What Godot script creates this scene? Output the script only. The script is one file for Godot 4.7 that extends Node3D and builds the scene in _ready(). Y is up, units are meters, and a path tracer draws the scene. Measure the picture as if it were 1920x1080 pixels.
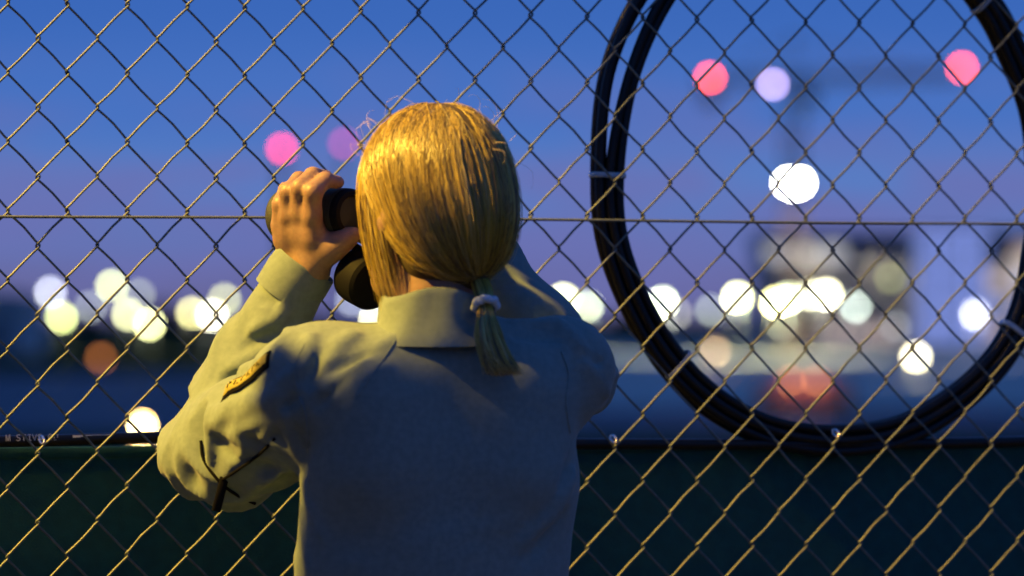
extends Node3D
# Dusk at an airfield fence: a woman with binoculars in front of chain-link mesh, a coil of cable
# hanging behind it, an apron with floodlights far beyond.  Units are metres, y is up.

const FENCE_YAW := 0.25746            # the fence runs away from us a little towards the right
const FENCE_AT := Vector3(0, 0, -4.5)
const PERSON_AT := Vector3(-0.09, 0, -4.0)
const FIELD_Y := -2.0                 # the airfield lies lower than the path at the fence

var rng := RandomNumberGenerator.new()
var mats := {}

# ------------------------------------------------------------------ mesh collecting
class Mb:
	var v := PackedVector3Array()
	var n := PackedVector3Array()
	var c := PackedColorArray()
	var idx := PackedInt32Array()
	var uv := PackedVector2Array()

	func add(o: Mb, t := Transform3D()) -> void:
		var first := v.size()
		for i in o.v.size():
			v.append(t * o.v[i])
		for i in o.n.size():
			n.append((t.basis * o.n[i]).normalized())
		c.append_array(o.c)
		for i in o.idx.size():
			idx.append(o.idx[i] + first)

	func smooth() -> void:
		n.resize(v.size())
		n.fill(Vector3.ZERO)
		for t in range(0, idx.size(), 3):
			var a := v[idx[t]]
			var f := (v[idx[t + 2]] - a).cross(v[idx[t + 1]] - a)
			n[idx[t]] += f
			n[idx[t + 1]] += f
			n[idx[t + 2]] += f
		for i in n.size():
			n[i] = n[i].normalized() if n[i].length_squared() > 0.0 else Vector3.UP

	func mesh(colored := false) -> ArrayMesh:
		if n.size() != v.size():
			smooth()
		var a := []
		a.resize(Mesh.ARRAY_MAX)
		a[Mesh.ARRAY_VERTEX] = v
		a[Mesh.ARRAY_NORMAL] = n
		a[Mesh.ARRAY_INDEX] = idx
		if colored and c.size() == v.size():
			a[Mesh.ARRAY_COLOR] = c
		var m := ArrayMesh.new()
		m.add_surface_from_arrays(Mesh.PRIMITIVE_TRIANGLES, a)
		return m

	# a tube swept along points; radius may change from point to point
	func tube(p: PackedVector3Array, rad: PackedFloat32Array, sides: int, closed := false, col := Color.WHITE, flat := 1.0, up := Vector3.ZERO, caps := false) -> void:
		var m := p.size()
		var first := v.size()
		var u := Vector3.ZERO
		for i in m:
			var t: Vector3
			if closed:
				t = p[(i + 1) % m] - p[(i + m - 1) % m]
			else:
				t = p[mini(i + 1, m - 1)] - p[maxi(i - 1, 0)]
			t = t.normalized()
			if i == 0:
				u = up if up != Vector3.ZERO else (Vector3.UP if absf(t.y) < 0.9 else Vector3.RIGHT)
			u = (u - t * u.dot(t)).normalized()
			var w := t.cross(u)
			var r := rad[mini(i, rad.size() - 1)]
			for j in sides:
				var an := TAU * j / sides
				var d := u * cos(an) * flat + w * sin(an)
				v.append(p[i] + d * r)
				n.append((u * cos(an) + w * sin(an) * flat).normalized())
				c.append(col)
		var last := m if closed else m - 1
		for i in last:
			var a := first + i * sides
			var b := first + ((i + 1) % m) * sides
			for j in sides:
				var k := (j + 1) % sides
				idx.append_array(PackedInt32Array([a + j, b + j, a + k, a + k, b + j, b + k]))
		if caps and not closed:
			for e in 2:
				var ring := first + (0 if e == 0 else (m - 1) * sides)
				var mid := v.size()
				var t2 := (p[0] - p[1]).normalized() if e == 0 else (p[m - 1] - p[m - 2]).normalized()
				for j in sides:
					v.append(v[ring + j]); n.append(t2); c.append(col)
				v.append(p[0] if e == 0 else p[m - 1]); n.append(t2); c.append(col)
				for j in sides:
					var k := (j + 1) % sides
					if e == 0:
						idx.append_array(PackedInt32Array([mid + sides, mid + j, mid + k]))
					else:
						idx.append_array(PackedInt32Array([mid + sides, mid + k, mid + j]))

	# a box with its own axes, optionally chamfered by insetting (hard normals)
	func box(t: Transform3D, s: Vector3) -> void:
		var h := s * 0.5
		for ax in 3:
			for sg in [-1.0, 1.0]:
				var d := Vector3.ZERO
				d[ax] = sg
				var e := Vector3.ZERO
				e[(ax + 1) % 3] = 1.0
				var f := d.cross(e)
				var first := v.size()
				for q in [[-1, -1], [1, -1], [1, 1], [-1, 1]]:
					v.append(t * ((d + e * float(q[0]) + f * float(q[1])) * h))
					n.append((t.basis * d).normalized())
					c.append(Color.WHITE)
				idx.append_array(PackedInt32Array([first, first + 2, first + 1, first, first + 3, first + 2]))

	# a solid turned about the z axis: profile of (z, radius)
	func lathe(prof: PackedVector2Array, sides: int, t := Transform3D()) -> void:
		for s in prof.size() - 1:
			var a := prof[s]
			var b := prof[s + 1]
			var nz := (b.y - a.y)
			var nr := (b.x - a.x)
			var first := v.size()
			for e in [a, b]:
				for j in sides + 1:
					var an := TAU * j / sides
					var rd := Vector3(cos(an), sin(an), 0)
					v.append(t * (rd * e.y + Vector3(0, 0, e.x)))
					var nn := rd * nr - Vector3(0, 0, nz)
					n.append((t.basis * nn).normalized())
					c.append(Color.WHITE)
			for j in sides:
				var q := first + j
				idx.append_array(PackedInt32Array([q, q + sides + 1, q + 1, q + 1, q + sides + 1, q + sides + 2]))

# ------------------------------------------------------------------ a field of joined capsules and ellipsoids
class Field:
	var kind := PackedInt32Array()
	var a := PackedVector3Array()
	var b := PackedVector3Array()
	var ra := PackedFloat32Array()
	var rb := PackedFloat32Array()
	var k := PackedFloat32Array()
	var kz := PackedFloat32Array()
	var fa := PackedVector3Array()
	var fb := PackedVector3Array()
	var famp := PackedFloat32Array()
	var fw := PackedFloat32Array()
	var noise: FastNoiseLite
	var noise_amp := 0.0

	func cap(p: Vector3, q: Vector3, r0: float, r1: float, kk := 0.02, z := 1.0) -> void:
		kind.append(0); a.append(p); b.append(q); ra.append(r0); rb.append(r1); k.append(kk); kz.append(z)

	func chain(p: Array, r: Array, kk := 0.004) -> void:
		for i in p.size() - 1:
			cap(p[i], p[i + 1], r[i] * 0.001, r[i + 1] * 0.001, kk)

	func ell(p: Vector3, r: Vector3, kk := 0.02, cut := false) -> void:
		kind.append(2 if cut else 1); a.append(p); b.append(r); ra.append(0); rb.append(0); k.append(kk); kz.append(1)

	func one(i: int, p: Vector3) -> float:
		if kind[i] == 0:
			var z := kz[i]
			var pa := p - a[i]
			var ba := b[i] - a[i]
			pa.z *= z
			ba.z *= z
			var h := clampf(pa.dot(ba) / ba.length_squared(), 0.0, 1.0)
			return (pa - ba * h).length() - lerpf(ra[i], rb[i], h)
		var d := p - a[i]
		var r := b[i]
		var k0 := (d / r).length()
		var k1 := (d / (r * r)).length()
		return k0 * (k0 - 1.0) / maxf(k1, 1e-6)

	func base(p: Vector3, list: PackedInt32Array) -> float:
		var s := 1e3
		for i in list:
			var d := one(i, p)
			var kk := k[i]
			if kind[i] == 2:
				var h2 := maxf(kk - absf(s + d), 0.0) / kk
				s = maxf(s, -d) + h2 * h2 * kk * 0.25
				continue
			var h := maxf(kk - absf(s - d), 0.0) / kk
			s = minf(s, d) - h * h * kk * 0.25
		return s

	func all() -> PackedInt32Array:
		return PackedInt32Array(range(kind.size()))

	func fold(p: Vector3, list: PackedInt32Array) -> float:
		var s := 0.0
		for i in list:
			var pa := p - fa[i]
			var ba := fb[i] - fa[i]
			var h := clampf(pa.dot(ba) / maxf(ba.length_squared(), 1e-9), 0.0, 1.0)
			var d2 := (pa - ba * h).length_squared() / (fw[i] * fw[i])
			if d2 < 6.0:
				s += famp[i] * exp(-d2) * (0.35 + 0.65 * sin(PI * clampf(h * 0.8 + 0.1, 0.0, 1.0)))
		if noise:
			var sleeve := smoothstep(0.10, 0.17, absf(p.x)) * smoothstep(0.02, -0.06, p.z)
			var along := Vector3(-0.62, -0.62, 0.48) if p.x < 0.0 else Vector3(0.62, -0.62, 0.48)
			var q := p - along * along.dot(p) * 0.72
			var nz := noise.get_noise_3d(q.x, q.y, q.z)
			s += nz * noise_amp * 0.30 + (0.28 - absf(nz)) * noise_amp * 2.3 * sleeve
		return s

	# first surface met from o along d
	func march(o: Vector3, d: Vector3) -> Vector3:
		var list := all()
		var folds := PackedInt32Array(range(fa.size())) if noise else PackedInt32Array()
		var t := 0.0
		for i in 80:
			var s := base(o + d * t, list)
			if noise and s < 0.03:
				s -= fold(o + d * t, folds)
			if s < 0.0008:
				break
			t += s * 0.75
			if t > 1.2:
				break
		return o + d * t

	func mesh(mb: Mb, lo: Vector3, hi: Vector3, h: float) -> void:
		const B := 6
		var nb := Vector3i(((hi - lo) / (h * B)).ceil())
		var nx := nb.x * B + 1
		var ny := nb.y * B + 1
		var nz := nb.z * B + 1
		var vals := PackedFloat32Array()
		vals.resize(nx * ny * nz)
		vals.fill(9.0)
		var cells := PackedInt32Array()
		cells.resize(nx * ny * nz)
		cells.fill(-1)
		var active: Array[Vector3i] = []
		var every := all()
		var reach := B * h * 0.5 * 1.733
		for bz in nb.z:
			for by in nb.y:
				for bx in nb.x:
					var mid := lo + (Vector3(bx, by, bz) + Vector3(0.5, 0.5, 0.5)) * (B * h)
					if absf(base(mid, every)) > reach * 1.35 + 0.016:
						continue
					active.append(Vector3i(bx, by, bz))
					var list := PackedInt32Array()
					for i in every:
						if kind[i] == 2 or one(i, mid) < reach * 2.6 + k[i] * 1.2 + 0.02:
							list.append(i)
					var folds := PackedInt32Array()
					for i in fa.size():
						var mm := (fa[i] + fb[i]) * 0.5
						if mm.distance_to(mid) < fa[i].distance_to(fb[i]) * 0.5 + reach + fw[i] * 2.5:
							folds.append(i)
					var bend := folds.size() > 0 or noise != null
					for z in range(bz * B, bz * B + B + 1):
						for y in range(by * B, by * B + B + 1):
							var row := (z * ny + y) * nx
							for x in range(bx * B, bx * B + B + 1):
								if vals[row + x] == 9.0:
									var p := lo + Vector3(x, y, z) * h
									var d := base(p, list)
									if bend and absf(d) < 0.035:
										d -= fold(p, folds)
									vals[row + x] = d
		var sy := nx
		var sz := nx * ny
		var corner := PackedInt32Array([0, 1, sy, sy + 1, sz, sz + 1, sz + sy, sz + sy + 1])
		var at := [Vector3(0, 0, 0), Vector3(1, 0, 0), Vector3(0, 1, 0), Vector3(1, 1, 0), Vector3(0, 0, 1), Vector3(1, 0, 1), Vector3(0, 1, 1), Vector3(1, 1, 1)]
		var edges := [[0, 1], [2, 3], [4, 5], [6, 7], [0, 2], [1, 3], [4, 6], [5, 7], [0, 4], [1, 5], [2, 6], [3, 7]]
		for blk in active:
			for z in range(blk.z * B, blk.z * B + B):
				for y in range(blk.y * B, blk.y * B + B):
					for x in range(blk.x * B, blk.x * B + B):
						var o := z * sz + y * sy + x
						var neg := 0
						for q in 8:
							if vals[o + corner[q]] < 0.0:
								neg += 1
						if neg == 0 or neg == 8:
							continue
						var sum := Vector3.ZERO
						var cnt := 0
						for e in edges:
							var va := vals[o + corner[e[0]]]
							var vb := vals[o + corner[e[1]]]
							if (va < 0.0) != (vb < 0.0):
								sum += (at[e[0]] as Vector3).lerp(at[e[1]], va / (va - vb))
								cnt += 1
						cells[o] = mb.v.size()
						mb.v.append(lo + (Vector3(x, y, z) + sum / cnt) * h)
						mb.c.append(Color.WHITE)
		for blk in active:
			for z in range(blk.z * B, blk.z * B + B):
				for y in range(blk.y * B, blk.y * B + B):
					for x in range(blk.x * B, blk.x * B + B):
						var o := z * sz + y * sy + x
						if cells[o] < 0:
							continue
						var v0 := vals[o] < 0.0
						for ax in 3:
							var step := [1, sy, sz][ax] as int
							if (vals[o + step] < 0.0) == v0:
								continue
							var s1 := [sy, sz, 1][ax] as int
							var s2 := [sz, 1, sy][ax] as int
							if o - s1 - s2 < 0:
								continue
							var q0 := cells[o - s1 - s2]
							var q1 := cells[o - s2]
							var q2 := cells[o]
							var q3 := cells[o - s1]
							if q0 < 0 or q1 < 0 or q3 < 0:
								continue
							if v0:
								mb.idx.append_array(PackedInt32Array([q0, q2, q1, q0, q3, q2]))
							else:
								mb.idx.append_array(PackedInt32Array([q0, q1, q2, q0, q2, q3]))

# ------------------------------------------------------------------ node helpers
func lin(r: float, g: float, b: float) -> Color:
	return Color(r, g, b).linear_to_srgb()

func material(called: String, col: Color, rough := 0.8, metal := 0.0) -> StandardMaterial3D:
	var m := StandardMaterial3D.new()
	m.resource_name = called
	m.albedo_color = col
	m.roughness = rough
	m.metallic = metal
	mats[called] = m
	return m

func glowing(called: String, col: Color, strength: float) -> StandardMaterial3D:
	var m := material(called, Color(0.8, 0.8, 0.8), 0.4)
	m.emission_enabled = true
	m.emission = col
	m.emission_energy_multiplier = strength
	return m

func grain(seed_: int, freq: float, oct := 3, size := 512, normal := false) -> NoiseTexture2D:
	var f := FastNoiseLite.new()
	f.seed = seed_
	f.frequency = freq
	f.fractal_octaves = oct
	var t := NoiseTexture2D.new()
	t.width = size
	t.height = size
	t.seamless = true
	t.noise = f
	t.as_normal_map = normal
	return t

func weave() -> ImageTexture:
	# twill: fine slanting ribs crossed by threads
	var im := Image.create(256, 256, false, Image.FORMAT_L8)
	var f := FastNoiseLite.new()
	f.seed = 41
	f.frequency = 0.09
	for y in 256:
		for x in 256:
			var a := 0.5 + 0.5 * sin(TAU * (x + y) / 6.4)
			var b := 0.5 + 0.5 * sin(TAU * (x - y * 3.0) / 12.8)
			im.set_pixel(x, y, Color.from_hsv(0, 0, clampf(a * 0.5 + b * 0.2 + 0.3 * f.get_noise_2d(x, y) + 0.15, 0, 1)))
	return ImageTexture.create_from_image(im)

func tint(t: NoiseTexture2D, lo: Color, hi: Color) -> NoiseTexture2D:
	var g := Gradient.new()
	g.set_color(0, lo)
	g.set_color(1, hi)
	t.color_ramp = g
	return t

func part(called: String, m: Mesh, mat: Material, parent: Node3D) -> MeshInstance3D:
	var o := MeshInstance3D.new()
	o.name = called
	o.mesh = m
	o.material_override = mat
	parent.add_child(o, true)
	return o

func thing(called: String, label: String, category: String, at := Vector3.ZERO, turn := 0.0, group := "") -> Node3D:
	var o := Node3D.new()
	o.name = called
	add_child(o, true)
	o.position = at
	o.rotation.y = turn
	o.set_meta("label", label)
	o.set_meta("category", category)
	if group:
		o.set_meta("group", group)
	return o

func setting(called: String, m: Mesh, mat: Material, label := "") -> MeshInstance3D:
	var o := part(called, m, mat, self)
	o.set_meta("kind", "structure")
	if label:
		o.set_meta("label", label)
	return o

func boxed(s: Vector3, at := Vector3.ZERO) -> ArrayMesh:
	var mb := Mb.new()
	mb.box(Transform3D(Basis(), at), s)
	return mb.mesh()

func spline(p: Array, steps: int, closed := false) -> PackedVector3Array:
	var out := PackedVector3Array()
	var m := p.size()
	var last := m if closed else m - 1
	for i in last:
		var p1: Vector3 = p[i]
		var p2: Vector3 = p[(i + 1) % m]
		var p0: Vector3 = p[(i + m - 1) % m] if closed else p[maxi(i - 1, 0)]
		var p3: Vector3 = p[(i + 2) % m] if closed else p[mini(i + 2, m - 1)]
		for s in steps:
			out.append(p1.cubic_interpolate(p2, p0, p3, float(s) / steps))
	if not closed:
		out.append(p[m - 1])
	return out

func bars(pairs: Array, r: float, sides := 6) -> Mb:
	var mb := Mb.new()
	for q in pairs:
		mb.tube(PackedVector3Array([q[0], q[1]]), PackedFloat32Array([r]), sides, false, Color.WHITE, 1.0, Vector3.ZERO, true)
	return mb

# ================================================================== the scene
func _ready() -> void:
	rng.seed = 7
	make_camera()
	make_sky()
	make_materials()
	make_ground()
	make_street_lamp()
	make_fence()
	make_screen()
	make_cables()
	make_person()
	make_binoculars()
	make_airfield()

func make_camera() -> void:
	var cam := Camera3D.new()
	cam.name = "camera"
	cam.position = Vector3(0, 1.455, 0)
	cam.rotation.x = 60.0 / 6700.0
	var lens := CameraAttributesPhysical.new()
	lens.frustum_focal_length = 148.9
	lens.frustum_near = 0.1
	lens.frustum_far = 5000.0
	lens.frustum_focus_distance = 4.2
	lens.exposure_aperture = 3.75
	cam.attributes = lens
	cam.fov = rad_to_deg(2.0 * atan(540.0 / 6700.0))
	cam.near = 0.1
	cam.far = 5000.0
	add_child(cam)
	cam.current = true

func make_sky() -> void:
	# dusk: deep blue above, lavender cloud lying along the horizon
	var w := 4096
	var h := 2048
	var im := Image.create(w, h, false, Image.FORMAT_RGBF)
	var stops := [[0.0, Color(0.130, 0.122, 0.275)], [0.6, Color(0.138, 0.142, 0.350)], [1.2, Color(0.128, 0.175, 0.460)], [2.2, Color(0.098, 0.205, 0.550)], [3.4, Color(0.064, 0.170, 0.540)], [5.2, Color(0.043, 0.138, 0.490)], [12.0, Color(0.040, 0.135, 0.480)], [35.0, Color(0.037, 0.130, 0.475)], [90.0, Color(0.031, 0.115, 0.440)]]
	var cloud := FastNoiseLite.new()
	cloud.seed = 5
	cloud.frequency = 1.0
	cloud.fractal_octaves = 4
	for y in h:
		var up := 90.0 - (y + 0.5) / h * 180.0
		var e := maxf(up, 0.0)
		var col: Color = stops[stops.size() - 1][1]
		for s in stops.size() - 1:
			if e <= stops[s + 1][0]:
				col = (stops[s][1] as Color).lerp(stops[s + 1][1], smoothstep(0.0, 1.0, (e - stops[s][0]) / (stops[s + 1][0] - stops[s][0])))
				break
		if up < 0.0:
			im.fill_rect(Rect2i(0, y, w, h - y), Color(0.03, 0.04, 0.09))
			break
		if up > 14.0:
			im.fill_rect(Rect2i(0, y, w, 1), col)
			continue
		for x in w:
			var az := TAU * x / w
			var p := Vector3(sin(az) * 14.0, up * 1.1, cos(az) * 14.0)
			var c := cloud.get_noise_3d(p.x, p.y, p.z)
			var k := clampf(c * 1.6 + 0.50, 0.0, 1.0) * clampf(1.0 - (up - 2.3) / 2.2, 0.0, 1.0)
			var haze := Color(0.150, 0.162, 0.440)
			im.set_pixel(x, y, col.lerp(haze, k * 0.75))
	var pan := PanoramaSkyMaterial.new()
	pan.panorama = ImageTexture.create_from_image(im)
	var sky := Sky.new()
	sky.sky_material = pan
	var env := Environment.new()
	env.background_mode = Environment.BG_SKY
	env.sky = sky
	env.tonemap_mode = Environment.TONE_MAPPER_LINEAR
	env.tonemap_exposure = 1.0
	env.sdfgi_enabled = true
	env.ssao_enabled = true
	env.ssil_enabled = true
	var we := WorldEnvironment.new()
	we.name = "environment"
	we.environment = env
	add_child(we)

func make_materials() -> void:
	var m := material("jacket cloth", Color.WHITE, 0.92)
	m.albedo_texture = tint(grain(3, 0.02, 4), lin(0.125, 0.172, 0.160), lin(0.180, 0.235, 0.220))
	m.uv1_triplanar = true
	m.uv1_scale = Vector3(9, 9, 9)
	m.heightmap_enabled = true
	m.heightmap_texture = weave()
	m.heightmap_scale = 0.022
	m.rim_enabled = true
	m.rim = 0.25
	m = material("dark webbing", lin(0.005, 0.005, 0.006), 0.9)
	m.metallic_specular = 0.2
	m = material("trouser cloth", lin(0.05, 0.055, 0.07), 0.9)
	m = material("boot leather", lin(0.015, 0.014, 0.013), 0.5)
	m = material("skin", Color.WHITE, 0.5)
	m.albedo_texture = tint(grain(9, 0.03, 4), lin(0.215, 0.135, 0.100), lin(0.31, 0.20, 0.150))
	m.uv1_triplanar = true
	m.uv1_scale = Vector3(9, 9, 9)
	m.subsurf_scatter_enabled = true
	m.subsurf_scatter_strength = 0.12
	m = material("hair", Color.WHITE, 0.36)
	m.vertex_color_use_as_albedo = true
	m.metallic_specular = 0.7
	m = material("under hair", lin(0.06, 0.04, 0.014), 0.85)
	m = material("hair tie cloth", lin(0.42, 0.52, 0.60), 0.8)
	m = material("eye white", lin(0.75, 0.74, 0.72), 0.2)
	m = material("eye iris", lin(0.06, 0.10, 0.14), 0.2)
	m = material("patch yellow", lin(0.27, 0.235, 0.035), 0.75)
	m = material("rubber armour", lin(0.026, 0.030, 0.017), 0.55)
	m.heightmap_enabled = true
	m.heightmap_texture = grain(6, 0.2, 2)
	m.heightmap_scale = 0.06
	m.uv1_triplanar = true
	m.uv1_scale = Vector3(14, 14, 14)
	m = material("black rubber", lin(0.0045, 0.0045, 0.005), 0.7)
	m.metallic_specular = 0.25
	m = material("coated lens", lin(0.02, 0.015, 0.04), 0.05)
	m = material("galvanised wire", Color.WHITE, 0.5, 0.25)
	m.albedo_texture = tint(grain(11, 0.05, 3, 256), lin(0.085, 0.10, 0.085), lin(0.19, 0.22, 0.195))
	m.uv1_triplanar = true
	m.uv1_world_triplanar = true
	m.uv1_scale = Vector3(6, 6, 6)
	m = material("bright wire", lin(0.75, 0.74, 0.72), 0.25, 0.9)
	m = material("galvanised post", lin(0.42, 0.42, 0.42), 0.5, 0.6)
	m = material("screen fabric", Color.WHITE, 0.85)
	m.albedo_texture = tint(grain(12, 0.03, 4), lin(0.001, 0.056, 0.052), lin(0.002, 0.080, 0.074))
	m.uv1_triplanar = true
	m.uv1_scale = Vector3(2.5, 2.5, 2.5)
	m.heightmap_enabled = true
	m.heightmap_texture = grain(13, 0.25, 2)
	m.heightmap_scale = 0.05
	m = material("cable sheath", lin(0.006, 0.006, 0.007), 0.38)
	m.metallic_specular = 0.4
	m.heightmap_enabled = true
	m.heightmap_texture = grain(14, 0.05, 3)
	m.heightmap_scale = 0.04
	m.uv1_triplanar = true
	m.uv1_scale = Vector3(8, 8, 8)
	m = material("cable print", lin(0.55, 0.55, 0.52), 0.6)
	m = material("cable tie", lin(0.40, 0.46, 0.50), 0.35)
	m = material("grass", Color.WHITE, 1.0)
	m.specular_mode = BaseMaterial3D.SPECULAR_DISABLED
	m.albedo_texture = tint(grain(15, 0.02, 5), lin(0.026, 0.030, 0.012), lin(0.075, 0.072, 0.030))
	m.uv1_triplanar = true
	m.uv1_world_triplanar = true
	m.uv1_scale = Vector3(0.05, 0.05, 0.05)
	m = material("asphalt", Color.WHITE, 0.45)
	m.metallic_specular = 0.13
	m.albedo_texture = tint(grain(16, 0.02, 5), lin(0.010, 0.017, 0.034), lin(0.022, 0.032, 0.058))
	m.uv1_triplanar = true
	m.uv1_world_triplanar = true
	m.uv1_scale = Vector3(0.08, 0.08, 0.08)
	m = material("concrete", Color.WHITE, 0.8)
	m.albedo_texture = tint(grain(17, 0.02, 5), lin(0.28, 0.265, 0.225), lin(0.42, 0.40, 0.345))
	m.uv1_triplanar = true
	m.uv1_world_triplanar = true
	m.uv1_scale = Vector3(0.06, 0.06, 0.06)
	m = material("road paint", lin(0.75, 0.75, 0.72), 0.6)
	m = material("path gravel", Color.WHITE, 0.95)
	m.albedo_texture = tint(grain(18, 0.05, 5), lin(0.05, 0.05, 0.045), lin(0.12, 0.115, 0.10))
	m.uv1_triplanar = true
	m.uv1_world_triplanar = true
	m = material("steel grey", lin(0.20, 0.21, 0.22), 0.6, 0.3)
	m = material("shade blocker paint", lin(0.22, 0.24, 0.24), 0.55)
	m = material("crane steel", lin(0.16, 0.10, 0.05), 0.6)
	m = material("wall grey", lin(0.33, 0.33, 0.31), 0.85)
	m = material("wall pale", lin(0.45, 0.45, 0.44), 0.85)
	m = material("roof dark", lin(0.06, 0.065, 0.07), 0.8)
	m = material("foliage", lin(0.030, 0.045, 0.018), 0.9)
	m = material("bark", lin(0.06, 0.045, 0.03), 0.9)
	m = material("barrier orange", lin(0.75, 0.25, 0.06), 0.6)

# ------------------------------------------------------------------ ground
func make_ground() -> void:
	var mb := Mb.new()
	var zs := [60.0, 10.0, 0.0, -4.0, -6.0, -9.0, -14.0, -20.0, -28.0, -60.0, -150.0, -400.0, -900.0, -2600.0]
	var hs := [0.0, 0.0, 0.0, 0.0, 0.0, -0.15, -0.9, -1.7, -2.0, -2.0, -2.0, -2.0, -2.0, -2.0]
	var xs := [-2400.0, -600.0, -150.0, -40.0, -10.0, 0.0, 10.0, 40.0, 150.0, 600.0, 2400.0]
	for i in zs.size():
		for x in xs:
			mb.v.append(Vector3(x, hs[i], zs[i]))
			mb.c.append(Color.WHITE)
	var w := xs.size()
	for i in zs.size() - 1:
		for j in w - 1:
			var a := i * w + j
			mb.idx.append_array(PackedInt32Array([a, a + w, a + 1, a + 1, a + w, a + w + 1]))
	setting("ground", mb.mesh(), mats["grass"], "dark grass of the airfield beyond the fence")
	setting("path", boxed(Vector3(30, 0.02, 3.4), Vector3(0, -0.006, -3.0)), mats["path gravel"], "gravel path along the fence")
	setting("taxiway", boxed(Vector3(420, 0.05, 122), Vector3(0, FIELD_Y, -169)), mats["asphalt"], "dark damp taxiway crossing behind the fence")
	setting("apron", boxed(Vector3(110, 0.06, 400), Vector3(58.5, FIELD_Y + 0.012, -340)), mats["concrete"], "pale concrete apron lit by floodlights on the right")
	setting("apron_edge", boxed(Vector3(15, 0.06, 88), Vector3(9.5, FIELD_Y + 0.008, -195.9)), mats["concrete"], "concrete strip joining the apron to the taxiway")
	var stripe := Mb.new()
	for k in 24:
		stripe.box(Transform3D(Basis(), Vector3(-100.0 + k * 9.0, FIELD_Y + 0.03, -150)), Vector3(6, 0.012, 0.4))
	setting("taxiway_marking", stripe.mesh(), mats["road paint"])

# ------------------------------------------------------------------ the sodium street lamp out of frame on the left
func on_fence(t: float, y: float, n: float) -> Vector3:
	return FENCE_AT + Vector3(cos(FENCE_YAW), 0, -sin(FENCE_YAW)) * t + Vector3(sin(FENCE_YAW), 0, cos(FENCE_YAW)) * n + Vector3(0, y, 0)

func make_street_lamp() -> void:
	var at := on_fence(-4.9, 0.0, 0.12)
	var o := thing("street_lamp", "tall grey street lamp with a warm yellow light beside the fence", "street lamp", at)
	var pole := Mb.new()
	pole.tube(spline([Vector3(0, 0, 0), Vector3(0, 2.6, 0), Vector3(0, 4.8, 0), Vector3(0.12, 5.25, 0), Vector3(0.42, 5.4, 0)], 8), PackedFloat32Array([0.06]), 14, false, Color.WHITE, 1.0, Vector3.ZERO, true)
	part("pole", pole.mesh(), mats["galvanised post"], o)
	var foot := Mb.new()
	foot.lathe(PackedVector2Array([Vector2(0, 0.001), Vector2(0, 0.13), Vector2(-0.05, 0.12), Vector2(-0.4, 0.085), Vector2(-0.4, 0.001)]), 16, Transform3D(Basis(Vector3.RIGHT, PI / 2), Vector3.ZERO))
	part("foot", foot.mesh(), mats["galvanised post"], o)
	var head := Mb.new()
	head.box(Transform3D(Basis(), Vector3(0.62, 5.41, 0)), Vector3(0.52, 0.09, 0.24))
	head.box(Transform3D(Basis(), Vector3(0.58, 5.465, 0)), Vector3(0.36, 0.03, 0.16))
	part("lamp_head", head.mesh(), mats["steel grey"], o)
	var glow := glowing("sodium glow", Color(1.0, 0.785, 0.29), 12.0)
	part("lamp_lens", boxed(Vector3(0.34, 0.03, 0.16), Vector3(0.68, 5.352, 0)), glow, o)
	var l := SpotLight3D.new()
	l.name = "sodium_light"
	l.position = Vector3(0.68, 5.31, 0)
	l.light_color = Color(1.0, 0.785, 0.29)
	l.light_energy = 205.0
	l.light_size = 0.13
	l.spot_range = 40.0
	l.spot_angle = 82.0
	l.spot_attenuation = 2.0
	l.shadow_enabled = true
	o.add_child(l)
	l.rotation = Vector3(-PI / 2 + 0.45, -PI / 2, 0)
	make_shade_cabinet()
	make_shade_board()

func make_shade_board() -> void:
	# a board added unseen above the frame to keep the lamp off the wires
	var o := thing("added_shade_board", "added plain grey board above the view that shades the fence wires", "board", FENCE_AT + Vector3(-0.125, 0, 0).rotated(Vector3.UP, FENCE_YAW), FENCE_YAW)
	part("panel", boxed(Vector3(0.64, 0.32, 0.012), Vector3(0, 2.26, 0.014)), mats["shade blocker paint"], o)
	for y in [2.11, 2.41]:
		part("frame", boxed(Vector3(0.68, 0.024, 0.030), Vector3(0, y, 0.021)), mats["steel grey"], o)
	for x in [-0.33, 0.33]:
		part("frame", boxed(Vector3(0.024, 0.276, 0.030), Vector3(x, 2.26, 0.021)), mats["steel grey"], o)

func make_shade_cabinet() -> void:
	# added out of frame on the left, only to shade the woman's back and hair
	var o := thing("added_shade_cabinet", "added tall grey cabinet out of view that keeps the lamp off the woman", "cabinet", PERSON_AT + Vector3(-1.01, 0, 0.386).rotated(Vector3.UP, FENCE_YAW), FENCE_YAW)
	part("plinth", boxed(Vector3(0.62, 0.16, 0.88), Vector3(0, 0.08, 0)), mats["wall grey"], o)
	part("body", boxed(Vector3(0.56, 1.75, 0.79), Vector3(0, 1.035, 0)), mats["shade blocker paint"], o)
	part("roof", boxed(Vector3(0.62, 0.05, 0.82), Vector3(0, 1.935, 0)), mats["shade blocker paint"], o)
	part("upper_shade_box", boxed(Vector3(0.54, 0.29, 0.70), Vector3(0, 2.105, -0.002)), mats["shade blocker paint"], o)  # added higher blocker, shading collar, ponytail and lower hair
	for s in [-1.0, 1.0]:
		var d := part("door", boxed(Vector3(0.018, 1.65, 0.36), Vector3(0.288, 1.02, s * 0.185)), mats["shade blocker paint"], o)
		part("handle", boxed(Vector3(0.022, 0.12, 0.025), Vector3(0.306, 1.05, s * 0.04)), mats["steel grey"], d)
		for k in 5:
			part("vent", boxed(Vector3(0.008, 0.012, 0.20), Vector3(0.300, 1.58 + k * 0.03, s * 0.185)), mats["steel grey"], d)

# ------------------------------------------------------------------ chain-link fence
const PITCH := 0.03658                # half of the mesh width
const RISE := 0.0421                  # half of the mesh height
const NODE_T := -0.6335               # one interlock stands here
const NODE_Y := 1.841

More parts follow.
